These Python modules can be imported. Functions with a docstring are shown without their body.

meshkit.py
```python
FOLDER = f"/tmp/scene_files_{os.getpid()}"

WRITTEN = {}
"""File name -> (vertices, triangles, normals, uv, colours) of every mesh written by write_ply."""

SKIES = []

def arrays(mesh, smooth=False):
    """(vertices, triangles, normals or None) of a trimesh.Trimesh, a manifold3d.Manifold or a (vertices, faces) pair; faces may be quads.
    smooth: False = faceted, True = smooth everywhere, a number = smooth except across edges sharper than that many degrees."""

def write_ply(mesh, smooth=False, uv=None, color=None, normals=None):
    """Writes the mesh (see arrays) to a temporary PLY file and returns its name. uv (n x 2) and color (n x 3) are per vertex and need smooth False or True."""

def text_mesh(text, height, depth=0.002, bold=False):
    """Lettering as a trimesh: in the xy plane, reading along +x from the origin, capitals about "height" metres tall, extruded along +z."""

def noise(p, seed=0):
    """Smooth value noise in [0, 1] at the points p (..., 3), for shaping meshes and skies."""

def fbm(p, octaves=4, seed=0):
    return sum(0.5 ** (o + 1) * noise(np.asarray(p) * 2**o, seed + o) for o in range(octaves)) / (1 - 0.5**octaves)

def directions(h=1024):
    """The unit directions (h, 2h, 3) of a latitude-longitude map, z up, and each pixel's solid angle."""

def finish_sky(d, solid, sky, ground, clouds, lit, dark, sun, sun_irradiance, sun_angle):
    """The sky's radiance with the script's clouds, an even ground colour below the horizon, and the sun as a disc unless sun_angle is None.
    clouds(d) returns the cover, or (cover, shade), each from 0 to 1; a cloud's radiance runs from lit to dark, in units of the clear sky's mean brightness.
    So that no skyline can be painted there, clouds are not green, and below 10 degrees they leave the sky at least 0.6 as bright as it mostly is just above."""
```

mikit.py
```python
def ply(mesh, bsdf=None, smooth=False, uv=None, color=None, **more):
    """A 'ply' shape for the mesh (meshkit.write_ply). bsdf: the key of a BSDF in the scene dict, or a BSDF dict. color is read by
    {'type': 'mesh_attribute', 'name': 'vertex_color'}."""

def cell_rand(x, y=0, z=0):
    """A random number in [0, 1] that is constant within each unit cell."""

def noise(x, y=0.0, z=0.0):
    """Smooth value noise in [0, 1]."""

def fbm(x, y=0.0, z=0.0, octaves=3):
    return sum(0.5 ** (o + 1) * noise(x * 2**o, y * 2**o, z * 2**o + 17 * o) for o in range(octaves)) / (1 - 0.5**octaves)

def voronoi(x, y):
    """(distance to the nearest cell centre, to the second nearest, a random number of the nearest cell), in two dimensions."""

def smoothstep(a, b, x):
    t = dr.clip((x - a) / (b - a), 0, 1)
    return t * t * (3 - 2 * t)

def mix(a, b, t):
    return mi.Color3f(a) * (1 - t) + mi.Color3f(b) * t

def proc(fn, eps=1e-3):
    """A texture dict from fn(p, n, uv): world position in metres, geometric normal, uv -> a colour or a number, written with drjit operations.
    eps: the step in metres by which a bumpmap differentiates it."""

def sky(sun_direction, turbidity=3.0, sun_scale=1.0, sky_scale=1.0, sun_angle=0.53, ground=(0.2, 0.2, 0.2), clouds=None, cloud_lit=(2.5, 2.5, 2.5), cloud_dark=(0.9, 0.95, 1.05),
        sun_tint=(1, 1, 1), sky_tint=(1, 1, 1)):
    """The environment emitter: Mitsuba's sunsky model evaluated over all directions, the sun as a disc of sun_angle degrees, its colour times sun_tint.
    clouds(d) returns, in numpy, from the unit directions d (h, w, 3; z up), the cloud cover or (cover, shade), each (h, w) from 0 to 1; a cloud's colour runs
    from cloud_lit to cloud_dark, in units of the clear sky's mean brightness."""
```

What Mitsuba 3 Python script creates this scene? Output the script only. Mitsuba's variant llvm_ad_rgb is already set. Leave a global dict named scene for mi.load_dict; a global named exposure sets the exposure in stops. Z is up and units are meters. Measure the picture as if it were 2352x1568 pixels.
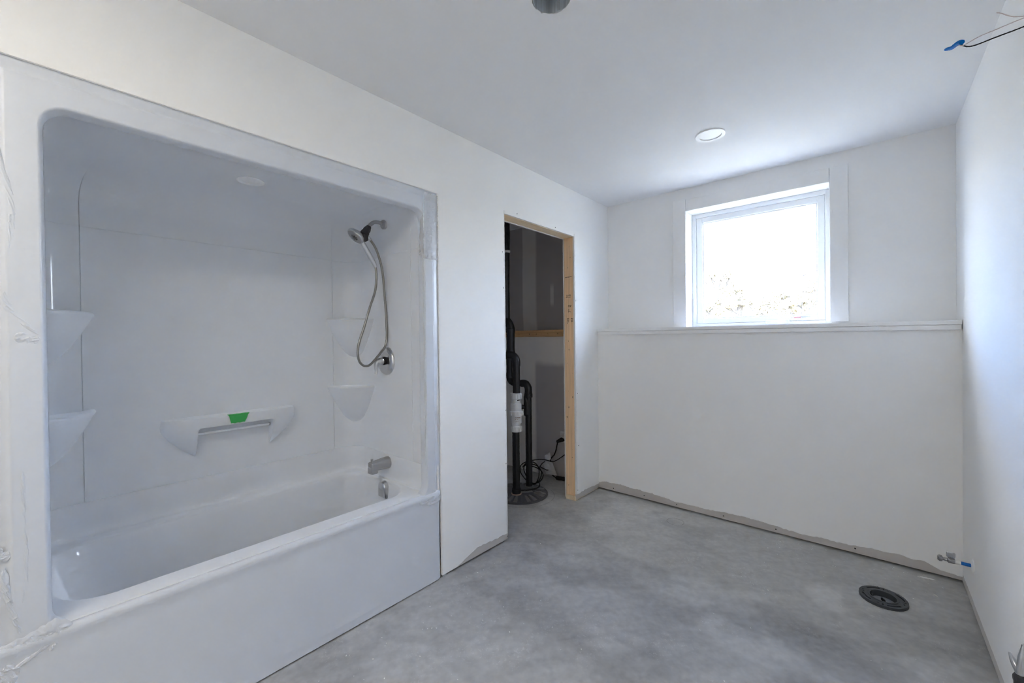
import math, random
import numpy as np
import trimesh
import drjit as dr
import mitsuba as mi
import mikit, meshkit
import manifold3d as m3
from shapely.geometry import Polygon, Point, box as sbox
from shapely.ops import unary_union
from mikit import proc, noise, fbm, smoothstep, mix

random.seed(7)
rng = np.random.default_rng(7)
T = mi.ScalarTransform4f
scene, labels = {}, {}

# ------------------------------------------------------------------ camera, sky, exposure
F = (-0.65745217, 0.75345278, -0.00809619)
U = (0.00298203, 0.01334652, 0.99990648)
EYE = (1.7747, 0.0, 1.3078)
scene['camera'] = {'type': 'perspective', 'fov': 102.4157, 'fov_axis': 'x', 'near_clip': 0.02, 'far_clip': 400.0,
                   'to_world': T().look_at(origin=list(EYE), target=[EYE[i] + F[i] for i in range(3)], up=list(U))}


def clouds(d):
    n = meshkit.fbm(d * np.array([3.0, 3.0, 5.0]), 4, seed=3)
    return np.clip((n - 0.38) * 3.0, 0, 1), np.clip((n - 0.6) * 2.0, 0, 0.6)


SKY, SUN = 1.0, 0.06
scene['sky'] = mikit.sky((-0.85, -0.02, 0.55), turbidity=3.0, sun_scale=SUN, sky_scale=SKY, ground=(0.10, 0.09, 0.07), sky_tint=(0.84, 0.98, 1.25),
                         clouds=clouds, cloud_lit=(1.6, 1.6, 1.6), cloud_dark=(1.0, 1.04, 1.1))
UNSEEN_LAMP = (0.180, 0.167, 0.148)                           # unseen ceiling lamp behind the camera, placed to light the left wall
exposure = 7.56

# ------------------------------------------------------------------ room dimensions
W, D1, D2, H = 2.133, 3.157, 3.356, 2.470      # right wall, lower back wall, upper back wall, ceiling
TY0, TY1, TZ = -0.097, 1.427, 2.095           # tub unit, its ends and its top
DY0, DY1, DZ = 1.972, 2.800, 2.108            # rough door opening in the left wall
DW = 0.0127                                   # drywall thickness
WX0, WX1, WZ0, WZ1 = 0.681, 1.574, 1.378, 2.287   # window opening


# ------------------------------------------------------------------ helpers
def numbered(key):
    if key not in scene and key not in taken:
        taken.add(key)
        return key
    k = 1
    while f'{key}_{k:03d}' in taken or f'{key}_{k:03d}' in scene:
        k += 1
    taken.add(f'{key}_{k:03d}')
    return f'{key}_{k:03d}'


taken = set()


def obj(name, mesh, bsdf, parent=None, smooth=False, label=None, cat=None, group=None, kind=None, **more):
    key = numbered((parent + '__' if parent else '') + name)
    scene[key] = mikit.ply(mesh, bsdf, smooth=smooth, **more)
    tag(key, label, cat, group, kind)
    return key


def tag(key, label=None, cat=None, group=None, kind=None):
    d = {k: v for k, v in (('label', label), ('category', cat), ('group', group), ('kind', kind)) if v}
    if d:
        labels[key] = d


def thing(name, label, cat, group=None):
    key = numbered(name)
    tag(key, label, cat, group)
    return key


def struct(name, label=None):
    key = numbered(name)
    tag(key, label, None, None, 'structure')
    return key


def bx(x0, x1, y0, y1, z0, z1, b=0.0):
    if b <= 0:
        m = trimesh.creation.box(extents=(x1 - x0, y1 - y0, z1 - z0))
        m.apply_translation(((x0 + x1) / 2, (y0 + y1) / 2, (z0 + z1) / 2))
        return m
    pts = []
    for sx in (0, 1):
        for sy in (0, 1):
            for sz in (0, 1):
                c = np.array([(x0, x1)[sx], (y0, y1)[sy], (z0, z1)[sz]])
                s = np.array([1 - 2 * sx, 1 - 2 * sy, 1 - 2 * sz]) * b
                for k in range(3):
                    d = s.copy()
                    d[k] = 0
                    pts.append(c + d)
    return trimesh.convex.convex_hull(np.array(pts))


def cat(*ms):
    return trimesh.util.concatenate([m for m in ms])


def frame_of(d):
    d = np.asarray(d, float) / np.linalg.norm(d)
    a = np.cross(d, [0, 0, 1] if abs(d[2]) < 0.9 else [1, 0, 0])
    a /= np.linalg.norm(a)
    return a, np.cross(d, a), d


def smooth_path(pts, n=8, closed=False):
    from scipy.interpolate import CubicSpline
    p = np.asarray(pts, float)
    t = np.concatenate([[0], np.cumsum(np.linalg.norm(np.diff(p, axis=0), axis=1))])
    return CubicSpline(t, p)(np.linspace(0, t[-1], (len(p) - 1) * n + 1))


def loft(rings, close=True, cap0=True, cap1=True):
    """rings: list of (n,3); faces join consecutive rings; closed around."""
    n = len(rings[0])
    v = np.vstack(rings)
    f = []
    last = n if close else n - 1
    for i in range(len(rings) - 1):
        a, b = i * n, (i + 1) * n
        for j in range(last):
            k = (j + 1) % n
            f += [[a + j, a + k, b + k], [a + j, b + k, b + j]]
    if close and cap0:
        v = np.vstack([v, rings[0].mean(0)])
        f += [[len(v) - 1, (j + 1) % n, j] for j in range(n)]
    if close and cap1:
        v = np.vstack([v, rings[-1].mean(0)])
        o = (len(rings) - 1) * n
        f += [[len(v) - 1, o + j, o + (j + 1) % n] for j in range(n)]
    return trimesh.Trimesh(v, np.array(f), process=False)


def tube(pts, r, sides=12, caps=True):
    p = np.asarray(pts, float)
    r = np.broadcast_to(np.asarray(r, float), (len(p),))
    tg = np.gradient(p, axis=0)
    tg /= np.linalg.norm(tg, axis=1, keepdims=True)
    a, b, _ = frame_of(tg[0])
    rings = []
    ang = np.arange(sides) * 2 * np.pi / sides
    for i in range(len(p)):
        a = a - tg[i] * (a @ tg[i])
        a /= np.linalg.norm(a)
        b = np.cross(tg[i], a)
        rings.append(p[i] + r[i] * (np.cos(ang)[:, None] * a + np.sin(ang)[:, None] * b))
    return loft(rings, True, caps, caps)


def lathe(profile, origin, axis, sides=32, capped=True):
    """profile: (radius, distance along axis)"""
    a, b, d = frame_of(axis)
    ang = np.arange(sides) * 2 * np.pi / sides
    circ = np.cos(ang)[:, None] * a + np.sin(ang)[:, None] * b
    rings = [np.asarray(origin) + max(r, 1e-5) * circ + h * d for r, h in profile]
    return loft(rings, True, capped, capped)


def ring_solid(r0, r1, h0, h1, origin, axis, sides=40, ch=0.0):
    prof = [(r0, h0), (r1 - ch, h0), (r1, h0 + ch), (r1, h1 - ch), (r1 - ch, h1), (r0 + ch, h1), (r0, h1 - ch), (r0, h0)]
    return lathe(prof, origin, axis, sides, False)


def poly_wall(poly, plane, lo, hi):
    """extrude a shapely polygon given in the plane's two axes: plane 'x' -> (y,z), 'y' -> (x,z), 'z' -> (x,y)"""
    ms = []
    for g in getattr(poly, 'geoms', [poly]):
        m = trimesh.creation.extrude_polygon(g, hi - lo, engine='earcut')
        v = np.array(m.vertices)
        h = v[:, 2] + lo
        if plane == 'x':
            v2 = np.stack([h, v[:, 0], v[:, 1]], 1)
            f = m.faces
        elif plane == 'y':
            v2 = np.stack([v[:, 0], h, v[:, 1]], 1)
            f = m.faces[:, ::-1]
        else:
            v2 = np.stack([v[:, 0], v[:, 1], h], 1)
            f = m.faces
        ms.append(trimesh.Trimesh(v2, f, process=False))
    return cat(*ms)


def hull(pts):
    return trimesh.convex.convex_hull(np.asarray(pts, float))


def sph(c, r, n=2):
    s = trimesh.creation.icosphere(subdivisions=n, radius=r)
    s.apply_translation(c)
    return s


def man(mesh):
    return m3.Manifold(m3.Mesh(np.asarray(mesh.vertices, np.float32), np.asarray(mesh.faces, np.uint32)))


def unman(m):
    k = m.to_mesh()
    return trimesh.Trimesh(np.array(k.vert_properties)[:, :3], np.array(k.tri_verts), process=False)


def welded(mesh):
    m = trimesh.Trimesh(np.array(mesh.vertices), np.array(mesh.faces), process=True)
    m.merge_vertices()
    m.fix_normals()
    return m


def rect_frame(x0, x1, z0, z1, wl_, wr_, wb_, wt_, y0, y1, b=0.002):
    return cat(bx(x0, x0 + wl_, y0, y1, z0, z1, b), bx(x1 - wr_, x1, y0, y1, z0, z1, b), bx(x0 + wl_ - b, x1 - wr_ + b, y0, y1, z0, z0 + wb_, b), bx(x0 + wl_ - b, x1 - wr_ + b, y0, y1, z1 - wt_, z1, b))


# ------------------------------------------------------------------ materials
def two(b):
    return {'type': 'twosided', 'bsdf': b}


def rgb(*c):
    return {'type': 'rgb', 'value': list(map(float, c))}


def mat(name, color, rough=0.6, spec=0.3, metallic=0.0, two_sided=True, **k):
    col = color if isinstance(color, dict) else rgb(*color)
    b = {'type': 'principled', 'base_color': col, 'roughness': float(rough), 'metallic': float(metallic), 'specular': float(spec), **k}
    scene[name] = two(b) if two_sided else b
    return name


def diffuse(name, color):
    scene[name] = two({'type': 'diffuse', 'reflectance': color if isinstance(color, dict) else rgb(*color)})
    return name


PAINT = (0.84, 0.835, 0.82)
BARE = (0.50, 0.475, 0.45)


def paint_back(p, n, uv):
    h = 0.060 + 0.030 * (noise(p.x * 2.6 + 3.1) - 0.4) + 0.010 * (noise(p.x * 17.0) - 0.5) + 0.006 * (noise(p.x * 70.0, p.z * 40) - 0.5)
    h = h - 0.030 * smoothstep(1.98, 2.06, p.x) - 0.02 * smoothstep(0.06, 0.0, p.x)
    t = smoothstep(-0.0015, 0.0015, p.z - h)
    mud = smoothstep(0.45, 0.75, fbm(p.x * 5, p.z * 9)) * 0.06
    return mix(mi.Color3f(*BARE) * (1 + mud), mi.Color3f(*PAINT), t)


def paint_left(p, n, uv):
    h = 0.058 + 0.022 * (noise(p.y * 7 + 1.3) - 0.5) + 0.008 * (noise(p.y * 40.0, p.z * 20) - 0.5)
    h = h * smoothstep(1.44, 1.74, p.y)
    # bare paper along the cut edges of the door opening
    e = 0.010 + 0.010 * (noise(p.z * 23.0) - 0.3) + 0.008 * (noise(p.z * 90.0) - 0.5)
    side = dr.minimum(dr.abs(p.y - 1.972), dr.abs(p.y - 2.8)) * 1.0 + dr.maximum(p.z - 2.13, 0) * 9
    t = smoothstep(-0.0015, 0.0015, p.z - h)
    t = t * (0.72 + 0.28 * smoothstep(e - 0.002, e + 0.002, side))
    return mix(mi.Color3f(*BARE), mi.Color3f(*PAINT), t)


def paint_right(p, n, uv):
    h = 0.050 + 0.012 * (noise(p.y * 5 + 7.3) - 0.5) + 0.004 * (noise(p.y * 60.0, p.z * 30) - 0.5)
    t = smoothstep(-0.002, 0.002, p.z - h)
    return mix(mi.Color3f(0.60, 0.58, 0.56), mi.Color3f(*PAINT), t)


diffuse('m_paint_back', proc(paint_back))
diffuse('m_paint_left', proc(paint_left))
diffuse('m_paint_right', proc(paint_right))
diffuse('m_paint', PAINT)
diffuse('m_ceiling', (0.80, 0.80, 0.80))
diffuse('m_gypsum', (0.72, 0.70, 0.68))


def concrete(p, n, uv):
    q = fbm(p.x * 1.7 + 4, p.y * 1.7, 0.0, 4)
    dx, dy = p.x - 3.4, p.y + 0.6
    r, a = dr.sqrt(dx * dx + dy * dy), dr.atan2(dy, dx)
    w = r + 0.25 * q
    sw = fbm(w * 3.2, a * 3.0, 2.0, 4)
    fine = fbm(p.x * 48, p.y * 48, 1.0, 3)
    st = fbm(w * 22.0, a * 12.0, 5.0, 3)
    blot = smoothstep(0.55, 0.75, fbm(p.x * 2.3 + 1.5 * q, p.y * 4.0 + 3, 7.0, 4))
    v = 0.40 * (1.0 + 0.34 * (q - 0.5) + 0.40 * (sw - 0.5) + 0.22 * (fine - 0.5) + 0.16 * (st - 0.5) - 0.16 * blot)
    # pale dusty patches
    dust = smoothstep(0.62, 0.80, fbm(p.x * 3.1 + 9, p.y * 3.1 + 2, 3.0, 4)) * 0.08
    e1 = dr.sqrt(dr.square((p.x - 1.06) / 0.16) + dr.square((p.y - 0.84) / 0.10))
    patch = smoothstep(1.05, 0.8, e1 + 0.5 * (noise(p.x * 14, p.y * 14) - 0.5)) * 0.09
    specks = smoothstep(0.80, 0.86, noise(p.x * 160, p.y * 160)) * smoothstep(0.55, 0.85, noise(p.x * 9, p.y * 9)) * 0.05
    # pencil rings drawn on the slab by the trades
    c1 = dr.abs(dr.sqrt(dr.square(p.x - 0.73) + dr.square(p.y - 2.93)) - 0.056)
    c2 = dr.abs(dr.sqrt(dr.square(p.x + 0.42) + dr.square(p.y - 2.63)) - 0.262)
    ring = (smoothstep(0.0035, 0.0012, c1) + smoothstep(0.004, 0.0012, c2)) * 0.3
    v = (v + dust + patch + specks) * (1 - ring)
    warm = 0.5 + 0.5 * smoothstep(1.0, 2.6, p.y)
    return mi.Color3f(v * (0.98 + 0.02 * warm), v, v * (1.03 - 0.05 * warm))


mat('m_concrete', proc(concrete), 0.55, 0.25)


def closet_upper(p, n, uv):
    v = 0.45 + 0.03 * (fbm(p.x * 6, p.z * 6) - 0.5)
    wob = 0.015 * (noise(p.z * 5.0) - 0.5)
    s = smoothstep(-1.005, -0.985, p.x + wob) * smoothstep(-0.80, -0.835, p.x + wob)
    q = smoothstep(0.028, 0.012, dr.abs(p.x + 0.615 + 2 * wob)) * smoothstep(0.40, 0.62, noise(p.z * 6.0 + 2.6))
    return mix(mi.Color3f(v, v * 0.95, v * 0.93), mi.Color3f(0.74, 0.72, 0.69), dr.minimum(s * 0.8 + q * 0.8, 1))


def closet_lower(p, n, uv):
    g = fbm(p.x * 3 + 2, p.z * 3, 0.0, 3)
    e = smoothstep(-0.70, -0.665, p.x) * smoothstep(1.10 + 0.06 * (noise(p.x * 14) - 0.5), 1.02, p.z)
    return mix(mi.Color3f(0.80, 0.77, 0.73) * (0.92 + 0.16 * g), mi.Color3f(0.47, 0.45, 0.45), e)


diffuse('m_closet_upper', proc(closet_upper))
diffuse('m_closet_lower', proc(closet_lower))
diffuse('m_board_grey', (0.55, 0.53, 0.52))


def wood(ax, tone, seed):
    """softwood whose grain runs along axis ax"""
    def fn(p, n, uv):
        l, a, b = (p.z, p.x, p.y) if ax == 'z' else (p.y, p.x, p.z) if ax == 'y' else (p.x, p.y, p.z)
        w = noise(l * 2.2 + seed, a * 20, b * 20) * 0.020
        g = noise((a + w) * 260, (b + w) * 120, l * 3)
        g2 = fbm((a + w) * 90 + seed, b * 60, l * 2.0, 2)
        # knots: sparse cells along the board
        c = dr.floor(l * 13.0 + seed)
        kl = (c + 0.2 + 0.6 * mikit.cell_rand(c, seed)) / 13.0 - seed / 13.0
        ka = -0.057 + 0.032 * (mikit.cell_rand(c, seed + 5.0) - 0.5) * 2
        d = dr.sqrt(dr.square(l - kl) + dr.square((a - ka) * 1.3)) if ax != 'x' else dr.sqrt(dr.square(l - kl) + dr.square(b - 1.345))
        rad = 0.003 + 0.0065 * dr.square(mikit.cell_rand(c, seed + 9.0))
        k = smoothstep(rad, rad * 0.45, d) * smoothstep(0.25, 0.35, mikit.cell_rand(c, seed + 2.0))
        col = mi.Color3f(*tone) * (0.80 + 0.22 * g + 0.22 * g2)
        return mix(col, mi.Color3f(0.12, 0.06, 0.03), k * 0.8)
    return fn


mat('m_wood_stud', proc(wood('z', (0.80, 0.56, 0.35), 1.0)), 0.7, 0.2)
mat('m_wood_header', proc(wood('y', (0.74, 0.60, 0.42), 4.0)), 0.7, 0.2)
mat('m_wood_sill', proc(wood('x', (0.60, 0.38, 0.20), 2.0)), 0.7, 0.2)

mat('m_acrylic', (0.66, 0.68, 0.71), 0.10, 0.5)


def film_bump(p, n, uv):
    a = fbm(p.y * 3.0 + p.z * 2.2, p.z * 26.0 - p.y * 5.0, 0.0, 3)
    b = dr.abs(noise(p.y * 2.6 - p.z * 1.0, p.z * 15 - p.y * 4, 4.0) - 0.5)
    return a * 0.0012 - smoothstep(0.05, 0.0, b) * 0.0007


scene['m_film'] = two({'type': 'bumpmap', 'tex': proc(film_bump, eps=2e-3), 'scale': 1.0,
                       'bsdf': {'type': 'principled', 'base_color': rgb(0.59, 0.615, 0.66), 'roughness': 0.32, 'specular': 0.4}})
mat('m_plastic_white', (0.82, 0.83, 0.84), 0.35, 0.4)
mat('m_vinyl', (0.78, 0.79, 0.80), 0.30, 0.4)
mat('m_pvc', (0.74, 0.74, 0.73), 0.35, 0.4)
mat('m_chrome', (0.62, 0.63, 0.65), 0.12, 0.5, 1.0)
mat('m_chrome_satin', (0.45, 0.45, 0.46), 0.28, 0.5, 1.0)
mat('m_hose', (0.27, 0.265, 0.255), 0.26, 0.5, 1.0)
mat('m_dark_plastic', (0.035, 0.035, 0.04), 0.45, 0.4)
mat('m_abs', (0.012, 0.012, 0.014), 0.30, 0.5)
mat('m_lid', (0.085, 0.085, 0.09), 0.22, 0.6)
mat('m_lid_light', (0.17, 0.165, 0.16), 0.22, 0.6)
mat('m_flange', (0.048, 0.055, 0.062), 0.42, 0.4)
mat('m_flange_cap', (0.15, 0.16, 0.17), 0.5, 0.4)
mat('m_black', (0.010, 0.010, 0.011), 0.6, 0.2)
mat('m_blue_pipe', (0.005, 0.12, 0.45), 0.35, 0.4)
mat('m_blue_nut', (0.0, 0.13, 0.46), 0.6, 0.12)
mat('m_tan_rubber', (0.45, 0.32, 0.24), 0.6, 0.2)
mat('m_tape', (0.045, 0.36, 0.085), 0.55, 0.3)
mat('m_red', (0.65, 0.08, 0.10), 0.6, 0.2)
mat('m_ink', (0.20, 0.12, 0.08), 0.9, 0.1)
mat('m_grey_print', (0.35, 0.36, 0.38), 0.9, 0.1)
mat('m_paper', (0.62, 0.62, 0.62), 0.6, 0.3)
mat('m_wire_white', (0.55, 0.48, 0.46), 0.5, 0.3)
mat('m_debris', (0.75, 0.75, 0.74), 0.8, 0.2)
mat('m_sealant', (0.80, 0.79, 0.78), 0.35, 0.4)


def galv(p, n, uv):
    v = 0.50 + 0.25 * (noise(p.x * 60, p.y * 60, p.z * 4) - 0.5) + 0.2 * (noise(p.x * 190, p.y * 190, p.z * 9) - 0.5)
    return mi.Color3f(v * 0.92, v, v * 1.06)


mat('m_galvanised', proc(galv), 0.38, 0.5, 0.25)
scene['m_glass'] = {'type': 'thindielectric', 'int_ior': 1.5}
scene['m_clear_film'] = {'type': 'blendbsdf', 'weight': 0.16, 'a': {'type': 'thindielectric', 'int_ior': 1.45},
                         'b': two({'type': 'principled', 'base_color': rgb(0.85, 0.85, 0.86), 'roughness': 0.25, 'specular': 0.5})}


def lawn(p, n, uv):
    v = fbm(p.x * 0.7, p.y * 0.7, 0.0, 4)
    return mix(mi.Color3f(0.34, 0.31, 0.22), mi.Color3f(0.46, 0.44, 0.34), v)


diffuse('m_lawn', proc(lawn))
diffuse('m_bark', (0.16, 0.14, 0.12))
diffuse('m_leaf', (0.48, 0.42, 0.30))
diffuse('m_cladding', (0.6, 0.6, 0.58))

# ------------------------------------------------------------------ the room shell
FLC = np.array([1.816, 2.716])                  # toilet flange, centre on the floor
fl = sbox(-1.40, -2.04, 2.40, 3.60).difference(Point(*FLC).buffer(0.054, 24))
obj('floor', poly_wall(fl, 'z', -0.15, 0.0), 'm_concrete', kind='structure', label='grey trowelled concrete floor slab with dusty marks')
DUC = np.array([0.952, 1.168])                   # vent duct in the ceiling
DUR = 0.062
a = np.linspace(0, 2 * np.pi, 60, endpoint=False)
rr_ = DUR + 0.0028 + 0.0025 * np.abs(rng.standard_normal(60))
cut = Polygon(np.stack([DUC[0] + rr_ * np.cos(a), DUC[1] + rr_ * np.sin(a)], 1))
obj('ceiling', poly_wall(sbox(-1.40, -2.04, 2.40, 3.66).difference(cut), 'z', H, H + 0.016), 'm_ceiling', kind='structure', label='white painted flat ceiling')
unseen_cover = poly_wall(sbox(-1.40, -2.04, 2.40, 3.66), 'z', H + 0.30, H + 0.34)
obj('ceiling_unseen_cover', unseen_cover, 'm_board_grey', kind='structure', label='unseen subfloor above the ceiling, placed to keep daylight out')  # out of view; blocks sky light from above the ceiling and duct
obj('wall_unseen_shell', cat(bx(-1.44, -1.40, -2.04, 3.66, -0.1, H + 0.34), bx(2.40, 2.44, -2.04, 3.66, -0.1, H + 0.34), bx(-1.44, -0.29, -2.04, -1.90, -0.1, H + 0.34), bx(W + 0.09, 2.44, -2.04, -1.90, -0.1, H + 0.34), bx(-1.44, 2.44, -2.04, -1.90, H, H + 0.34),
                     bx(-1.44, 2.44, 3.645, 3.66, H, H + 0.34)), 'm_board_grey', kind='structure', label='unseen outer shell of the basement, placed to keep daylight out')  # out of view; closes the wall and tub cavities against daylight

left = sbox(-1.90, 0.012, D2, H)
left = left.difference(sbox(TY0 - 0.004, -1, TY1 + 0.005, TZ + 0.0035)).difference(sbox(DY0, -1, DY1 - 0.003, DZ + 0.002))
wl = obj('wall_left', poly_wall(left, 'x', -DW, 0.0), 'm_paint_left', kind='structure', label='white painted wall on the left with tub alcove and rough door opening')
inner = sbox(1.80, 0.008, D2, H).difference(sbox(DY0 - 0.002, -1, DY1 + 0.004, DZ - 0.004))
obj('wall_closet', poly_wall(inner, 'x', -0.114, -0.1014), 'm_gypsum', kind='structure', label='bare drywall on the closet side of the left wall')
# dark base plate behind the raised bottom edge of the drywall
obj('trim_plate', cat(bx(-0.10, -0.045, TY1 + 0.01, DY0 - 0.001, 0, 0.038), bx(0.0, W, D1 + 0.060, D1 + 0.095, 0, 0.04)), 'm_wood_header', kind='structure',
    label='wooden bottom plate behind the drywall edge')
lower = sbox(0.0, 0.014, W, 1.33)
wb = obj('wall_back', poly_wall(lower, 'y', D1, D1 + 0.0127), 'm_paint_back', kind='structure', label='lower white back wall with an unpainted grey strip along the floor')
upper = sbox(-0.0, 1.33, W, H).difference(sbox(WX0 - 0.012, WZ0 - 0.02, WX1 + 0.012, WZ1 + 0.012))
obj('wall_back_upper', poly_wall(upper, 'y', D2, D2 + 0.0127), 'm_paint', kind='structure', label='upper white back wall around the window')
outer = sbox(-1.40, -0.1, 2.40, H + 0.34).difference(sbox(WX0 - 0.03, WZ0 - 0.03, WX1 + 0.03, WZ1 + 0.03))
obj('wall_outside', poly_wall(outer, 'y', 3.52, 3.66), 'm_cladding', kind='structure', label='outside wall around the window')
wr = obj('wall_right', bx(W, W + DW, -1.90, D2, 0.006, H), 'm_paint_right', kind='structure', label='white painted right wall')
RY = -1.90                                            # rear wall, behind the camera
obj('wall_rear', bx(-0.3, W + 0.1, RY - 0.12, RY, 0, H), 'm_paint', kind='structure', label='white rear wall')
lp = thing('unseen_ceiling_lamp', 'unseen long white ceiling lamp behind the viewer, placed to light the left wall', 'ceiling light')  # out of view; its kind and place chosen to brighten the left wall
obj('housing', bx(0.88, 1.08, -1.40, -0.20, H - 0.028, H - 0.0005, 0.006), 'm_plastic_white', lp)
dk = obj('diffuser', bx(0.895, 1.065, -1.385, -0.215, H - 0.046, H - 0.0285, 0.006), 'm_plastic_white', lp)
scene[dk]['emitter'] = {'type': 'area', 'radiance': rgb(*UNSEEN_LAMP)}

# closet beyond the door opening
obj('wall_closet_back', bx(-1.30, -0.114, D1, D1 + 0.0127, 0.0, 1.325), 'm_closet_lower', kind='structure', label='lower closet back wall with patches of drywall mud')
obj('wall_closet_upper', bx(-1.30, -0.114, D2, D2 + 0.0127, 1.30, H), 'm_closet_upper', kind='structure', label='upper closet wall of bare grey drywall with mud stripes')
obj('wall_closet_end', cat(bx(-1.32, -1.30, 1.70, 3.4, 0, H), bx(-1.32, -0.114, 1.76, 1.775, 0, H)), 'm_board_grey', kind='structure', label='grey closet side walls')
sill = struct('trim_1', 'raw wooden sill boards across the closet')
obj('board', bx(-1.30, -0.1145, D1 - 0.012, D2, 1.358, 1.382, 0.002), 'm_wood_sill', sill)
obj('board', bx(-1.30, -0.1145, D1 - 0.010, D1 + 0.001, 1.318, 1.3575, 0.002), 'm_wood_sill', sill)

# ------------------------------------------------------------------ rough door frame
dfr = struct('door_1', 'rough opening framed in softwood lumber')
obj('header', bx(-0.1014, -DW, DY0 - 0.03, DY1 + 0.036, DZ, DZ + 0.038, 0.002), 'm_wood_header', dfr)
obj('stud', bx(-0.1014, -DW, DY1, DY1 + 0.038, 0.038, DZ, 0.002), 'm_wood_stud', dfr)
obj('stud', bx(-0.1014, -DW, DY0 - 0.038, DY0, 0.038, DZ, 0.002), 'm_wood_stud', dfr)
obj('bottom_plate', bx(-0.1014, -DW + 0.003, DY1 - 0.006, D1, 0.0, 0.038, 0.002), 'm_wood_header', dfr)


def on_stud(mesh2d, x, z, s=1.0, rot=90):
    """put a flat xy mesh on the stud's face (y = DY1), facing the opening"""
    m = mesh2d.copy()
    m.apply_transform(trimesh.transformations.rotation_matrix(math.radians(rot), [0, 0, 1]))
    v = np.array(m.vertices) * s
    # seen from the opening (looking along +y) +x is to the right
    v2 = np.stack([x + v[:, 0], DY1 - v[:, 2] - 0.0002, z + v[:, 1]], 1)
    return trimesh.Trimesh(v2, m.faces[:, ::-1], process=False)


wr1 = meshkit.text_mesh("7' 8", 0.026, 0.0006)
obj('pencil_writing', on_stud(wr1, -0.038, 1.505), 'm_ink', dfr, label='handwritten carpenter mark')
obj('pencil_mark', cat(*[bx(-0.085 + 0.006 * (i % 2), -0.040, DY1 - 0.0008, DY1 + 0.001, z, z + 0.003) for i, z in enumerate((1.628, 1.640, 1.648))]), 'm_ink', dfr)
obj('pencil_mark', bx(-0.090, -0.030, DY1 - 0.0008, DY1 + 0.001, 1.792, 1.796), 'm_ink', dfr)
obj('stamp', cat(*[bx(-0.075 + 0.036 * c, -0.057 + 0.036 * c, DY1 - 0.0008, DY1 + 0.001, 1.432 + 0.012 * r_, 1.438 + 0.012 * r_) for c in (0, 1) for r_ in range(3)]), 'm_ink', dfr,
    label='dark lumber stamp')

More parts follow.
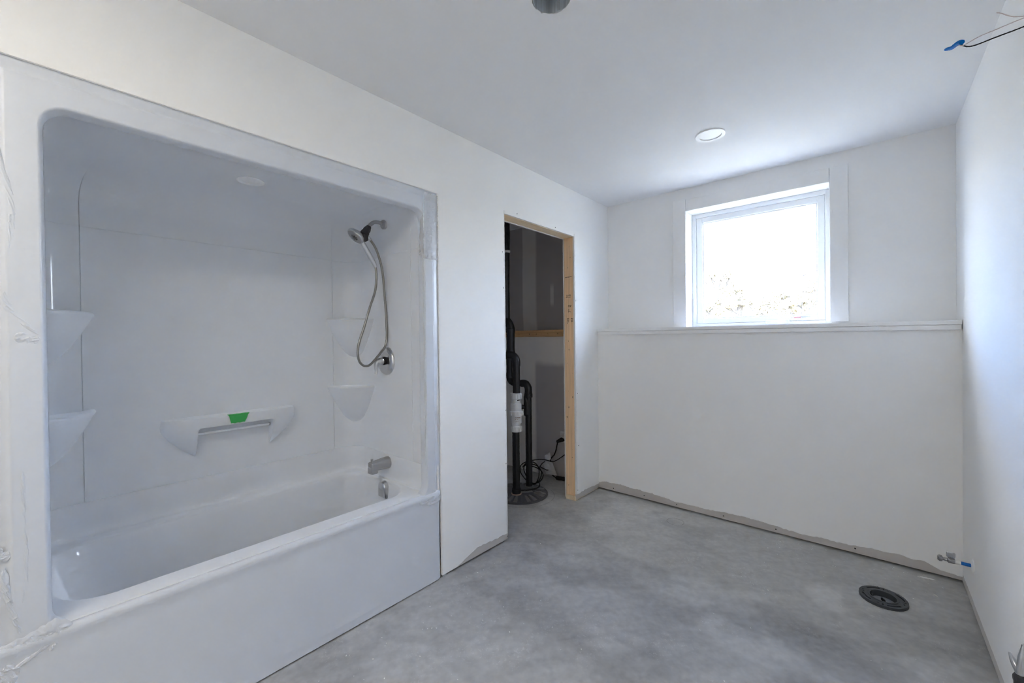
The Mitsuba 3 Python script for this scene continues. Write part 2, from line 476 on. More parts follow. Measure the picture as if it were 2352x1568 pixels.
# screws and nail heads left showing in the drywall
for (y, z) in ((1.952, 1.86), (1.955, 1.63), (2.10, 2.135), (2.54, 2.130), (1.966, 0.845), (1.962, 0.50), (1.966, 0.03), (2.815, 1.60), (2.825, 0.86), (2.835, 0.44), (2.815, 0.085)):
    obj('screw', lathe([(0.0036, -0.001), (0.0036, 0.0006), (0.002, 0.001)], (0, y, z), (1, 0, 0), 10), 'm_black', wl)
for (x, z) in ((0.137, 0.035), (0.403, 0.037), (0.66, 0.034), (0.985, 0.036), (1.30, 0.035), (1.70, 0.040)):
    obj('screw', lathe([(0.0042, -0.001), (0.0042, 0.0006), (0.002, 0.001)], (x, D1, z), (0, -1, 0), 10), 'm_black', wb)
obj('corner_bead', poly_wall(sbox(1.436, 0.0, 1.466, 0.030).difference(unary_union([Point(1.4425 + 0.0085 * i, 0.006 + 0.0095 * j).buffer(0.0022, 6) for i in range(3) for j in range(3)])),
                             'x', -0.004, -0.003), 'm_galvanised', wl, label='perforated metal corner bead end')

# ------------------------------------------------------------------ ledge and window
led = struct('trim_2', 'white painted ledge board across the back wall under the window')
obj('cap', bx(0.001, W - 0.002, D1 - 0.020, D2 - 0.001, 1.3535, 1.3765, 0.002), 'm_paint', led)
obj('apron', bx(0.006, W - 0.004, D1 - 0.017, D1 - 0.0005, 1.3265, 1.3525, 0.0015), 'm_paint', led)
cas = struct('trim_3', 'flat white casing boards around the window')
obj('board', bx(0.581, 0.679, D2 - 0.016, D2 - 0.0005, 1.3775, 2.383, 0.0015), 'm_paint', cas)
obj('board', bx(1.5765, 1.669, D2 - 0.016, D2 - 0.0005, 1.390, 2.378, 0.0015), 'm_paint', cas)
obj('board', bx(0.680, 1.575, D2 - 0.0135, D2 - 0.0005, 2.2885, 2.378, 0.0015), 'm_paint', cas)
for (x, z) in ((0.60, 2.34), (0.72, 2.35), (0.90, 2.31), (1.50, 2.36), (1.545, 2.335), (1.65, 2.34), (1.648, 1.86), (1.585, 1.86), (1.585, 1.42), (1.655, 1.41), (0.60, 1.5)):
    obj('nail', lathe([(0.0016, 0), (0.0016, 0.0004)], (x, D2 - 0.0155 + (0.0025 if 0.68 < x < 1.57 else 0), z), (0, -1, 0), 8), 'm_grey_print', cas)

win = struct('window_1', 'square white vinyl crank window, its glass blown out by daylight')
FY = 3.490                                            # room side face of the vinyl frame
jb = 0.012
obj('jamb', cat(bx(WX0 - jb, WX0, D2 - 0.006, FY + 0.02, WZ0 - 0.002, WZ1 + jb, 0.001), bx(WX1, WX1 + jb, D2 - 0.006, FY + 0.02, WZ0 - 0.002, WZ1 + jb, 0.001),
                bx(WX0, WX1, D2 - 0.006, FY + 0.02, WZ1, WZ1 + jb, 0.001), bx(WX0, WX1, D2 - 0.001, FY + 0.02, WZ0 - 0.012, WZ0 - 0.0005, 0.001)), 'm_paint', win)


fx0, fx1, fz0, fz1 = WX0 + 0.001, WX1 - 0.001, WZ0, WZ1 - 0.001
obj('frame', rect_frame(fx0, fx1, fz0, fz1, 0.030, 0.030, 0.028, 0.030, FY, FY + 0.08, 0.003), 'm_vinyl', win)
sx0, sx1, sz0, sz1 = fx0 + 0.031, fx1 - 0.031, fz0 + 0.029, fz1 - 0.031
sash = obj('sash', rect_frame(sx0, sx1, sz0, sz1, 0.044, 0.042, 0.040, 0.042, FY + 0.010, FY + 0.065, 0.003), 'm_vinyl', win)
obj('glazing_bead', rect_frame(sx0 + 0.043, sx1 - 0.041, sz0 + 0.039, sz1 - 0.041, 0.009, 0.009, 0.009, 0.009, FY + 0.020, FY + 0.06, 0.002), 'm_vinyl', win)
obj('glass', bx(sx0 + 0.05, sx1 - 0.05, FY + 0.04, FY + 0.0401, sz0 + 0.046, sz1 - 0.046), 'm_glass', win)
# lock lever on the left stile
lx = fx0 + 0.020
lk = obj('lock_plate', hull(np.vstack([sph((lx, FY - 0.004, z), 0.010, 2).vertices for z in (1.50, 1.60)])), 'm_vinyl', win, smooth=40)
obj('lever', tube(smooth_path([(lx + 0.004, FY - 0.010, 1.57), (lx + 0.012, FY - 0.022, 1.54), (lx + 0.010, FY - 0.022, 1.505)], 5), 0.006, 10), 'm_vinyl', lk, smooth=40)
# crank
cx0 = 1.205
cr = obj('crank_base', hull(np.vstack([sph((x, FY - 0.006, z), 0.010, 2).vertices for x in (cx0, cx0 + 0.125) for z in (1.396, 1.410)])), 'm_vinyl', win, smooth=40)
arm = smooth_path([(cx0 + 0.105, FY - 0.018, 1.412), (cx0 + 0.095, FY - 0.030, 1.428), (cx0 + 0.070, FY - 0.034, 1.455), (cx0 + 0.045, FY - 0.034, 1.475)], 6)
obj('handle', cat(tube(arm, np.linspace(0.009, 0.0055, len(arm)), 10), sph((cx0 + 0.040, FY - 0.034, 1.483), 0.009, 2)), 'm_vinyl', cr, smooth=40)
obj('label', bx(1.335, 1.470, FY + 0.0075, FY + 0.0105, sz0 + 0.017, sz0 + 0.033), 'm_plastic_white', win, label='white warning sticker')


def on_front(mesh2d, x, y, z):
    v = np.array(mesh2d.vertices)
    return trimesh.Trimesh(np.stack([x + v[:, 0], y - v[:, 2], z + v[:, 1]], 1), mesh2d.faces[:, ::-1], process=False)


obj('lettering', on_front(meshkit.text_mesh('DANGER', 0.0075, 0.0004, bold=True), 1.362, FY + 0.0074, sz0 + 0.021), 'm_red', win, label='red DANGER lettering')
obj('small_print', cat(*[bx(1.405, 1.405 + w_, FY + 0.007, FY + 0.0076, sz0 + h_, sz0 + h_ + 0.0014) for w_, h_ in ((0.05, 0.029), (0.058, 0.0255), (0.03, 0.022))],
                       on_front(trimesh.Trimesh([[0, 0, 0], [0.008, 0, 0], [0.004, 0.007, 0]], [[0, 1, 2]]), 1.349, FY + 0.0072, sz0 + 0.021)), 'm_grey_print', win)
obj('tab', bx(1.44, 1.485, FY + 0.012, FY + 0.022, sz1 - 0.050, sz1 - 0.034, 0.001), 'm_plastic_white', win, label='small clear corner tab on the sash top')

# ------------------------------------------------------------------ bathtub and surround
TUB = thing('bathtub', 'white acrylic bathtub with moulded shower surround in the left wall alcove', 'bathtub')
SXB, SY0, SY1 = -0.72, -0.02, 1.335            # back wall, left end, right end of the surround
CXM, CYM = -0.36, (SY0 + SY1) / 2


def rrect(x0, x1, y0, y1, rad, na=10, ns=10):
    """closed rounded rectangle in (x,y), counter-clockwise from the front right corner; rad: (front-right(y1), back-right(y1), back-left(y0), front-left(y0))"""
    P = []
    cs = [((x1, y1), 0), ((x0, y1), 90), ((x0, y0), 180), ((x1, y0), 270)]
    arcs = []
    for ((cx, cy), a0), r in zip(cs, rad):
        sx, sy = (-1 if cx == x1 else 1), (-1 if cy == y1 else 1)
        t = np.radians(np.linspace(a0, a0 + 90, na))
        arcs.append(np.stack([cx + sx * r + r * np.cos(t), cy + sy * r + r * np.sin(t)], 1))
    for i in range(4):
        P.append(arcs[i])
        a, b = arcs[i][-1], arcs[(i + 1) % 4][0]
        P.append(a + (b - a) * np.linspace(0, 1, ns + 2)[1:-1, None])
    return np.vstack(P)


def tub_ring(x0, x1, y0, y1, rad, zb, ze, zf):
    p = rrect(x0, x1, y0, y1, rad, 10, 14)
    front = np.clip((p[:, 0] - (x1 - 0.013)) / 0.010, 0, 1)
    front = front * front * (3 - 2 * front)
    z = np.where(p[:, 0] < x0 + 0.02, zb, ze) * (1 - front) + zf * front
    return np.column_stack([p, z])


q = 0.012
tub_rings = [
    tub_ring(SXB, 0.0, SY0, SY1, (q, 0.10, 0.10, q), 0.638, 0.638, 0.470),
    tub_ring(SXB + 0.004, -0.003, SY0 + 0.003, SY1 - 0.003, (q, 0.10, 0.10, q), 0.600, 0.600, 0.482),
    tub_ring(SXB + 0.010, -0.012, SY0 + 0.006, SY1 - 0.005, (q, 0.10, 0.10, q), 0.520, 0.520, 0.490),
    tub_ring(SXB + 0.020, -0.050, SY0 + 0.012, SY1 - 0.009, (.03, 0.10, 0.10, .03), 0.500, 0.500, 0.4935),
    tub_ring(SXB + 0.030, -0.065, SY0 + 0.018, SY1 - 0.013, (.05, 0.10, 0.10, .05), 0.4955, 0.4955, 0.493),
    tub_ring(SXB + 0.058, -0.085, SY0 + 0.026, SY1 - 0.020, (.09, 0.10, 0.10, .10), 0.4935, 0.4935, 0.4925),
    tub_ring(SXB + 0.072, -0.100, SY0 + 0.034, SY1 - 0.027, (.13, 0.10, 0.11, .15), 0.488, 0.488, 0.488),
    tub_ring(SXB + 0.080, -0.109, SY0 + 0.042, SY1 - 0.034, (.14, 0.10, 0.12, .16), 0.472, 0.472, 0.472),
    tub_ring(SXB + 0.100, -0.130, SY0 + 0.080, SY1 - 0.050, (.14, 0.10, 0.13, .16), 0.340, 0.340, 0.340),
    tub_ring(SXB + 0.120, -0.150, SY0 + 0.150, SY1 - 0.075, (.13, 0.10, 0.14, .16), 0.190, 0.190, 0.190),
    tub_ring(SXB + 0.150, -0.175, SY0 + 0.210, SY1 - 0.110, (.11, 0.09, 0.13, .14), 0.130, 0.130, 0.130),
    tub_ring(SXB + 0.210, -0.230, SY0 + 0.300, SY1 - 0.180, (.08, 0.07, 0.09, .10), 0.112, 0.112, 0.112),
    tub_ring(SXB + 0.330, -0.340, SY0 + 0.560, SY1 - 0.420, (.01, 0.01, 0.01, .01), 0.106, 0.106, 0.106),
]
from scipy.interpolate import PchipInterpolator
tub_rings = list(PchipInterpolator(np.arange(len(tub_rings)), np.array(tub_rings))(np.linspace(0, len(tub_rings) - 1, (len(tub_rings) - 1) * 4 + 1)))
obj('basin', loft(tub_rings, True, False, True), 'm_acrylic', TUB, smooth=50)


def u_path(inset=0.0, step=0.004):
    """the surround's plan, from the front of the right end round the back to the front of the left end, with the raised corner columns"""
    xb, y0, y1, r = SXB + inset, SY0 + inset, SY1 - inset, 0.10
    g = step
    P = [(0.0, y1), (-0.03, y1), (-0.07, y1), (-0.112, y1), (-0.114, y1 + g), (-0.116, y1), (-0.20, y1), (-0.32, y1), (-0.44, y1), (-0.5, y1)]
    t = np.radians(np.linspace(0, 90, 10))
    P += [(xb + r - r * math.sin(k), y1 - r + r * math.cos(k)) for k in t]
    P += [(xb, 1.20), (xb, 1.184), (xb - g, 1.182), (xb, 1.180)]
    P += [(xb, y) for y in np.linspace(1.1, 0.2, 10)]
    P += [(xb, 0.115), (xb - g, 0.113), (xb, 0.111), (xb, 0.10)]
    P += [(xb + r - r * math.cos(k), y0 + r - r * math.sin(k)) for k in t]
    P += [(-0.5, y0), (-0.44, y0), (-0.32, y0), (-0.20, y0), (-0.116, y0), (-0.114, y0 - g), (-0.112, y0), (-0.07, y0), (-0.03, y0), (0.0, y0)]
    return np.array(P)


def strip(paths):
    return loft([np.asarray(p) for p in paths], False)


u0, u1 = u_path(0.0), u_path(0.0035)
at = lambda u, z: np.column_stack([u, np.full(len(u), z)])
ZS = 1.795
wall_rows = [at(u0, 0.636), at(u1, 0.642), at(u1, 1.1), at(u1, ZS - 0.004), at(u0, ZS + 0.002)]
obj('wall_panel', strip(wall_rows), 'm_acrylic', TUB, smooth=35)
rows = [at(u0, ZS), at(u0, 1.86), at(u0, 1.90)]
ZD = 2.05
for k in np.linspace(0.08, 1, 12):
    an = k * math.pi / 2
    s = 1 - math.cos(an)
    u = u0.copy()
    u[:, 0] = u0[:, 0] * (1 - 0.17 / 0.72 * s)
    u[:, 1] = CYM + (u0[:, 1] - CYM) * (1 - 0.075 / 0.677 * s)
    rows.append(at(u, 1.90 + (ZD - 1.90) * math.sin(an)))
top = rows[-1]
ctr = np.column_stack([np.zeros(len(top)) - 0.02, np.clip(top[:, 1], SY0 + 0.05, SY1 - 0.05), np.full(len(top), ZD)])
rows.append(np.where(np.arange(len(top))[:, None] >= 0, top * 0.5 + ctr * 0.5, top))
rows.append(ctr)
obj('dome', strip(rows), 'm_acrylic', TUB, smooth=35)

# front flange with its rounded opening
OY0, OY1, OZ0, OZ1 = 0.010, 1.331, 0.486, 1.987


def hole(o, x, r=None):
    base = (0.055, 0.045, 0.045, 0.060) if r is None else r
    p = rrect(OZ0 - o, OZ1 + o, OY0 - o, OY1 + o, tuple(max(k + o, 0.002) for k in base), 10, 10)   # (z, y)
    return np.column_stack([np.full(len(p), x), p[:, 1], p[:, 0]])


def outer_ring(x, o=0.0):
    p = rrect(0.487 - 0.03 * 0, TZ + o, TY0 - o, TY1 + o, (0.004, 0.004, 0.004, 0.004), 10, 10)
    return np.column_stack([np.full(len(p), x), p[:, 1], p[:, 0]])


def outer_low(x, o=0.0):
    p = rrect(0.440, TZ + o, TY0 - o, TY1 + o, (0.004, 0.004, 0.004, 0.004), 10, 10)
    return np.column_stack([np.full(len(p), x), p[:, 1], p[:, 0]])


raised = 0.006
fl_rings = [outer_low(-0.022, 0.006), outer_low(-0.010, 0.006), outer_low(-0.0095, 0.0), outer_low(-0.008, -0.001), outer_low(-0.006, -0.006), outer_low(-0.005, -0.026), outer_low(raised - 0.002, -0.036), outer_low(raised, -0.042),
            hole(0.010, raised), hole(0.006, raised - 0.001), hole(0.002, raised - 0.005), hole(0.0, raised - 0.014), hole(-0.002, -0.020), hole(-0.003, -0.034), hole(0.0, -0.041), hole(0.006, -0.044), hole(0.075, -0.046)]
obj('front_flange', loft(fl_rings[::-1], True, False, False), 'm_film', TUB, smooth=50)

# apron under the rim, with the loose wrinkled protective film on its face
ny, nz = 120, 50
ys = np.linspace(TY0, TY1 - 0.001, ny)
prof = [(-0.030, 0.470), (-0.004, 0.4885), (0.004, 0.487), (0.010, 0.481), (0.0125, 0.470), (0.0115, 0.458), (0.007, 0.445)] + [(0.006 - 0.004 * math.sin(k * math.pi), 0.44 * (1 - k)) for k in np.linspace(0.03, 0.985, 42)] + [(-0.012, 0.006)]
prof = np.array(prof)
G = np.zeros((len(prof), ny, 3))
G[:, :, 0], G[:, :, 1], G[:, :, 2] = prof[:, :1], ys[None], prof[:, 1:]
edge = np.clip((ys - (TY1 - 0.05)) / 0.05, 0, 1)
G[:, :, 0] -= 0.016 * edge ** 3
wv = meshkit.fbm(np.stack([G[..., 1] * 3 + G[..., 2] * 2, G[..., 2] * 9 - G[..., 1] * 3.2, 0 * G[..., 1]], -1), 3, seed=5) - 0.5
body = np.clip((0.44 - G[..., 2]) / 0.05, 0, 1) * np.clip(G[..., 2] / 0.02, 0, 1)
G[..., 0] += 0.006 * wv * body
fold = np.exp(-((G[..., 2] - 0.055 - 0.012 * np.sin(G[..., 1] * 5)) / 0.010) ** 2) * np.clip(1.2 - np.abs(G[..., 1] - 0.85) / 0.6, 0, 1)
G[..., 0] += 0.0022 * fold
obj('apron', loft([G[i] for i in range(len(prof))], False), 'm_film', TUB, smooth=50)


# corner shelves
def corner_shelf(side, z0, a=0.185, b=0.215, h=0.245):
    cy = SY1 if side > 0 else SY0
    phis = np.linspace(0, math.pi / 2, 25)
    n = 1.95
    rings = []
    for t in [0.0] + list(1 - np.linspace(1, 0.0, 22)[1:] ** 1.5):
        k = max(1 - t, 0.0) ** 0.60
        ex = 2 / n
        px = SXB - 0.004 + (b * k + 0.012) * np.cos(phis) ** ex
        py = cy - side * ((a * k + 0.012) * np.sin(phis) ** ex) + side * 0.004
        z = z0 - h * t
        rings.append(np.column_stack([px, py, np.full(len(phis), z)]))
    # rolled front edge and slightly dished top
    r0 = rings[0]
    c = np.array([SXB, cy, z0])
    ins = [r0 + (c - r0) * 0.10 + np.array([0, 0, 0.006]), r0 + (c - r0) * 0.03 + np.array([0, 0, 0.0055])]
    dish = [r0 + (c - r0) * 0.9 + np.array([0, 0, 0.0]), r0 + (c - r0) * 0.25 + np.array([0, 0, 0.001])]
    allr = dish + ins + [r0 - [0, 0, 0.004]] + rings[1:]
    if side < 0:
        allr = [r[::-1] for r in allr]
    obj('corner_shelf', loft(allr, False), 'm_acrylic', TUB, smooth=60)


for side in (1, -1):
    for z0 in (1.428, 1.020):
        if side > 0:
            corner_shelf(1, z0 + 0.004, 0.185, 0.215, 0.250)
        else:
            corner_shelf(-1, z0, 0.165, 0.215, 0.225)

# moulded soap shelf with a grab bar on the long wall
SHY, SHZ, SHH = 0.652, 0.936, 0.190
rings = []
for t in np.linspace(0, 1, 26):
    wv_ = 0.288 + 0.004 * math.sin(t * 8) * (t < 0.4) - 0.128 * max((t - 0.22) / 0.78, 0) ** 1.6
    dp = 0.098 * (1 - 0.72 * t ** 2.2)
    ph = np.linspace(0, math.pi, 41)
    n = 3.2
    c, s = np.cos(ph), np.sin(ph)
    rings.append(np.column_stack([SXB - 0.002 + dp * np.abs(s) ** (2 / n) * 1.0, SHY + wv_ * np.sign(c) * np.abs(c) ** (2 / n), np.full(41, SHZ - SHH * t)]))
top_in = rings[0] * 0.94 + np.array([SXB, SHY, SHZ]) * 0.06 + np.array([0, 0, 0.006])
top_mid = rings[0] * 0.985 + np.array([SXB, SHY, SHZ]) * 0.015 + np.array([0, 0, 0.004])
closed = [np.vstack([r, [[SXB - 0.03, r[-1, 1], r[0, 2]], [SXB - 0.03, r[0, 1], r[0, 2]]]]) for r in [top_in, top_mid] + rings]
sm = loft(closed, True, True, True)
sm = man(welded(sm))
cutb = hull(np.vstack([sph((x, SHY + sy * 0.148, z), 0.016, 3).vertices for x in (SXB - 0.06, SXB + 0.30) for sy in (-1, 1) for z in (SHZ - 0.058, SHZ - 0.40)]))
back = man(bx(SXB - 0.05, SXB + 0.012, SHY - 0.165, SHY + 0.165, SHZ - 0.3, SHZ - 0.03))
solid = (sm - man(welded(cutb)))
obj('soap_shelf', unman(solid), 'm_acrylic', TUB, smooth=32)
rodg = obj('grab_bar', lathe([(0.0055, -0.165), (0.0055, 0.165)], (SXB + 0.030, SHY, 0.858), (0, 1, 0), 16), 'm_plastic_white', TUB, smooth=40, label='slim white washcloth bar')
obj('socket', lathe([(0.009, 0), (0.009, 0.004)], (SXB + 0.030, SHY + 0.159, 0.858), (0, 1, 0), 16), 'm_grey_print', TUB, label='dark bar socket')

# recessed light in the surround's dome
tl = thing('recessed_light', 'small white recessed light in the dome of the tub surround', 'ceiling light')
LC = (-0.392, 0.652, ZD + 0.0005)
obj('trim_ring', ring_solid(0.036, 0.056, 0.0, 0.0045, LC, (0, 0, -1), 48, 0.0015), 'm_plastic_white', tl, smooth=40)
obj('lens', lathe([(0.035, -0.001), (0.035, 0.002)], LC, (0, 0, -1), 40), 'm_plastic_white', tl)

# green tape on the soap shelf
gx = SXB + 0.0985
tape_top = np.array([[gx - 0.030, 0.602, SHZ + 0.0072], [gx - 0.030, 0.700, SHZ + 0.0072], [gx - 0.004, 0.604, SHZ + 0.006], [gx - 0.004, 0.699, SHZ + 0.006], [gx + 0.0012, 0.606, SHZ - 0.002], [gx + 0.0012, 0.697, SHZ - 0.002]])


def tape_grid():
    rows = []
    prof_ = [(-0.022, 0.0062), (-0.014, 0.0064), (-0.006, 0.0060), (-0.0005, 0.0042), (0.0013, -0.001), (0.0015, -0.015), (0.0018, -0.027), (0.0020, -0.036)]
    for i, (dx, dz) in enumerate(prof_):
        k = i / (len(prof_) - 1)
        y0_, y1_ = 0.606 + 0.012 * max(k - 0.35, 0) * 1.5, 0.700 - 0.024 * max(k - 0.35, 0) * 1.5
        ys_ = np.linspace(y0_, y1_, 12)
        jag = 0.0018 * np.sin(ys_ * 900) if i in (0, len(prof_) - 1) else 0
        rows.append(np.column_stack([np.full(12, gx + dx) + (jag if i == 0 else 0), ys_, np.full(12, SHZ + dz) + (jag if i else 0)]))
    return rows


tg_ = tape_grid()
tm = loft(tg_ , False)
obj('painters_tape', tm, 'm_tape', smooth=True, label='strip of green tape over the front of the soap shelf', cat='tape')

# ------------------------------------------------------------------ shower fittings (all in the plane x = XF)
XF = -0.36
P3 = lambda y, z, x=XF: np.array([x, y, z])
sh = thing('hand_shower', 'chrome hand shower on its arm with a looping metal hose', 'shower head')
obj('wall_flange', lathe([(0.030, -0.004), (0.030, 0.014), (0.026, 0.019), (0.014, 0.022)], P3(SY1, 1.979), (0, -1, 0), 32), 'm_chrome_satin', sh, smooth=40)
armp = smooth_path([P3(1.335, 1.979), P3(1.292, 1.982), P3(1.264, 1.978), P3(1.243, 1.964), P3(1.224, 1.941)], 8)
obj('arm', tube(armp, 0.0108, 16), 'm_chrome_satin', sh, smooth=40)
d1 = P3(1.196, 1.893) - P3(1.228, 1.945)
L1 = np.linalg.norm(d1)
obj('bracket', lathe([(0.0145, 0), (0.0150, 0.012), (0.0185, 0.013), (0.0200, 0.022), (0.0205, 0.040), (0.0235, 0.042), (0.0240, L1)], P3(1.228, 1.945), d1, 28), 'm_dark_plastic', sh, smooth=40)
obj('holder', hull(np.vstack([sph(P3(1.200, 1.892), 0.021).vertices, sph(P3(1.196, 1.868), 0.014).vertices, sph(P3(1.212, 1.872), 0.011).vertices])), 'm_dark_plastic', sh, smooth=40)
nrm = np.array([-0.08, -0.655, -0.75])
nrm /= np.linalg.norm(nrm)
hc = P3(1.150, 1.880)
obj('spray_head', lathe([(0.016, -0.028), (0.030, -0.022), (0.044, -0.012), (0.0495, -0.004), (0.050, 0.004), (0.048, 0.009), (0.044, 0.010)], hc, nrm, 40), 'm_chrome', sh, smooth=40)
face = obj('spray_face', lathe([(0.0455, 0.008), (0.044, 0.0118), (0.030, 0.0125), (0.0, 0.0130)], hc, nrm, 36), 'm_chrome_satin', sh, smooth=30)
fa, fb, _ = frame_of(nrm)
dots = []
for r_, k_ in ((0.007, 5), (0.017, 9)):
    for i in range(k_):
        t = 2 * math.pi * i / k_ + r_ * 40
        dots.append(lathe([(0.0026, 0.010), (0.0026, 0.0145)], hc + r_ * (math.cos(t) * fa + math.sin(t) * fb), nrm, 8))
obj('nozzle', cat(*dots), 'm_black', face, kind='stuff')
hp = smooth_path([P3(1.165, 1.872), P3(1.185, 1.852), P3(1.215, 1.808), P3(1.245, 1.762), P3(1.268, 1.722)], 8)
obj('handle', tube(hp, np.interp(np.linspace(0, 1, len(hp)), [0, 0.2, 0.6, 0.9, 1], [0.016, 0.0125, 0.0135, 0.0115, 0.0095]), 18), 'm_chrome', sh, smooth=40)
cd = P3(1.236, 1.872) - P3(1.205, 1.893)
obj('connector', lathe([(0.009, 0), (0.0105, 0.004), (0.0105, 0.026), (0.0085, 0.036)], P3(1.207, 1.892), cd, 18), 'm_chrome', sh, smooth=40)
hz = [[1.236, 1.870], [1.258, 1.842], [1.281, 1.789], [1.298, 1.721], [1.306, 1.658], [1.311, 1.575], [1.317, 1.479], [1.320, 1.382], [1.318, 1.307], [1.306, 1.268], [1.269, 1.225], [1.234, 1.188], [1.193, 1.162],
      [1.160, 1.173], [1.141, 1.211], [1.142, 1.260], [1.152, 1.302], [1.166, 1.337], [1.197, 1.424], [1.225, 1.506], [1.254, 1.583], [1.265, 1.647], [1.268, 1.69], [1.267, 1.722]]
hx = np.interp(np.arange(len(hz)), [0, 3, 10, 14, 20, 23], [XF, -0.347, -0.335, -0.338, -0.347, XF])
hpath = smooth_path(np.column_stack([hx, np.array(hz)]), 24)
hr = 0.0064 + 0.0005 * np.cos(np.arange(len(hpath)) * math.pi)
obj('hose', tube(hpath, hr, 10), 'm_hose', sh, smooth=60, label='ribbed metal hose')

va = thing('shower_valve', 'round chrome shower valve with a single lever on the tub end wall', 'faucet')
VC = P3(SY1, 1.184)
obj('plate', lathe([(0.078, -0.003), (0.082, 0.0), (0.083, 0.006), (0.078, 0.016), (0.064, 0.023), (0.050, 0.021), (0.045, 0.019), (0.030, 0.021), (0.0, 0.022)], VC, (0, -1, 0), 48), 'm_chrome', va, smooth=50)
obj('collar', lathe([(0.024, 0.018), (0.024, 0.034), (0.020, 0.035)], VC, (0, -1, 0), 28), 'm_black', va, smooth=40)  # black ring: the shadow behind the hub put into the colour
obj('hub', lathe([(0.021, 0.033), (0.023, 0.036), (0.023, 0.056), (0.018, 0.065), (0.006, 0.069)], VC, (0, -1, 0), 28), 'm_chrome', va, smooth=50)
lv = smooth_path([P3(SY1 - 0.050, 1.188), P3(SY1 - 0.067, 1.180), P3(SY1 - 0.073, 1.160), P3(SY1 - 0.073, 1.135), P3(SY1 - 0.076, 1.110)], 6)
obj('lever', tube(lv, np.interp(np.linspace(0, 1, len(lv)), [0, 0.3, 0.7, 1], [0.018, 0.014, 0.0085, 0.0075]), 16), 'm_chrome', va, smooth=50)

sp = thing('tub_spout', 'chrome tub spout with a pull-up diverter knob above the basin', 'faucet')
zc = 0.590
body = hull(np.vstack([lathe([(0.034, 0), (0.034, 0.028)], P3(SY1, zc), (0, -1, 0), 28).vertices,
                       *[sph(P3(SY1 - 0.112, zc + dz, XF + dx), 0.009).vertices for dz in (0.013, -0.016) for dx in (-0.016, 0.016)]]))
obj('body', body, 'm_chrome_satin', sp, smooth=35)
obj('outlet', hull(np.vstack([sph(P3(y, z, XF + dx), 0.007).vertices for y in (SY1 - 0.116, SY1 - 0.088) for z in (zc - 0.010, zc - 0.036) for dx in (-0.017, 0.017)])), 'm_chrome_satin', sp, smooth=40)
obj('diverter_knob', lathe([(0.003, -0.004), (0.003, 0.010), (0.0075, 0.012), (0.0075, 0.018), (0.004, 0.020)], P3(SY1 - 0.108, zc + 0.021), (0, 0, 1), 16), 'm_chrome_satin', sp, smooth=40)

oc = np.linspace(0, math.pi, 17)
arch = Polygon([(0.037, -0.045)] + [(0.037 * math.cos(k), 0.010 + 0.037 * math.sin(k)) for k in oc] + [(-0.037, -0.045)])
am = trimesh.creation.extrude_polygon(arch, 0.014, engine='earcut')
ov = np.array(am.vertices)
tilt = 0.12
ovv = np.stack([-0.345 + ov[:, 0], 1.292 - ov[:, 2] - tilt * (0.44 - (0.447 + ov[:, 1])) * 0.5, 0.447 + ov[:, 1]], 1)
ovm = trimesh.Trimesh(ovv, am.faces[:, ::-1], process=False)
# domed front
fr = [np.column_stack([-0.345 + c * np.array(arch.exterior.coords)[:-1, 0], np.full(len(arch.exterior.coords) - 1, 1.292 - 0.014 - d), 0.447 + c * np.array(arch.exterior.coords)[:-1, 1]]) for c, d in ((1.0, -0.022), (1.0, -0.004), (0.94, 0.002), (0.75, 0.007), (0.3, 0.010))]
obj('overflow_cover', loft(fr, True, True, True), 'm_chrome', smooth=50, label='arched chrome overflow cover inside the bathtub below the spout', cat='overflow cover')


# ------------------------------------------------------------------ loose protective film and tape
def crumple(p00, p10, p01, p11, nu, nv, amp, nrm_, seed, bsdf, name, label, edge_amp=0.003, ridges=0.0, parent=None, category='plastic film'):
    u, v = np.meshgrid(np.linspace(0, 1, nu), np.linspace(0, 1, nv), indexing='ij')
    p00, p10, p01, p11 = (np.asarray(k, float) for k in (p00, p10, p01, p11))
    g = ((1 - u) * (1 - v))[..., None] * p00 + (u * (1 - v))[..., None] * p10 + ((1 - u) * v)[..., None] * p01 + (u * v)[..., None] * p11
    s = np.linalg.norm(p10 - p00), np.linalg.norm(p01 - p00)
    q_ = np.stack([u * s[0] * 55, v * s[1] * 55, np.zeros_like(u)], -1)
    w = meshkit.fbm(q_, 3, seed) - 0.5
    cre = np.abs(meshkit.noise(q_ * 0.55 + 3.3, seed + 9) - 0.5) * 2
    g = g + ((w * 2 * amp + amp * 0.9 * (1 - cre) ** 3)[..., None]) * np.asarray(nrm_, float)
    e = (meshkit.noise(np.stack([u * 9 + seed, v * 9, v * 0], -1), seed) - 0.5) * edge_amp * 2
    border = ((u < 0.01) | (u > 0.99) | (v < 0.01) | (v > 0.99))
    du = (p10 - p00) / max(s[0], 1e-6)
    dv = (p01 - p00) / max(s[1], 1e-6)
    g = g + (border * e)[..., None] * (du * 0.5 + dv * 0.5)
    m = loft([g[i] for i in range(nu)], False)
    if parent:
        return obj(name, m, bsdf, parent, smooth=25, label=label)
    return obj(name, m, bsdf, smooth=25, label=label, cat=category)


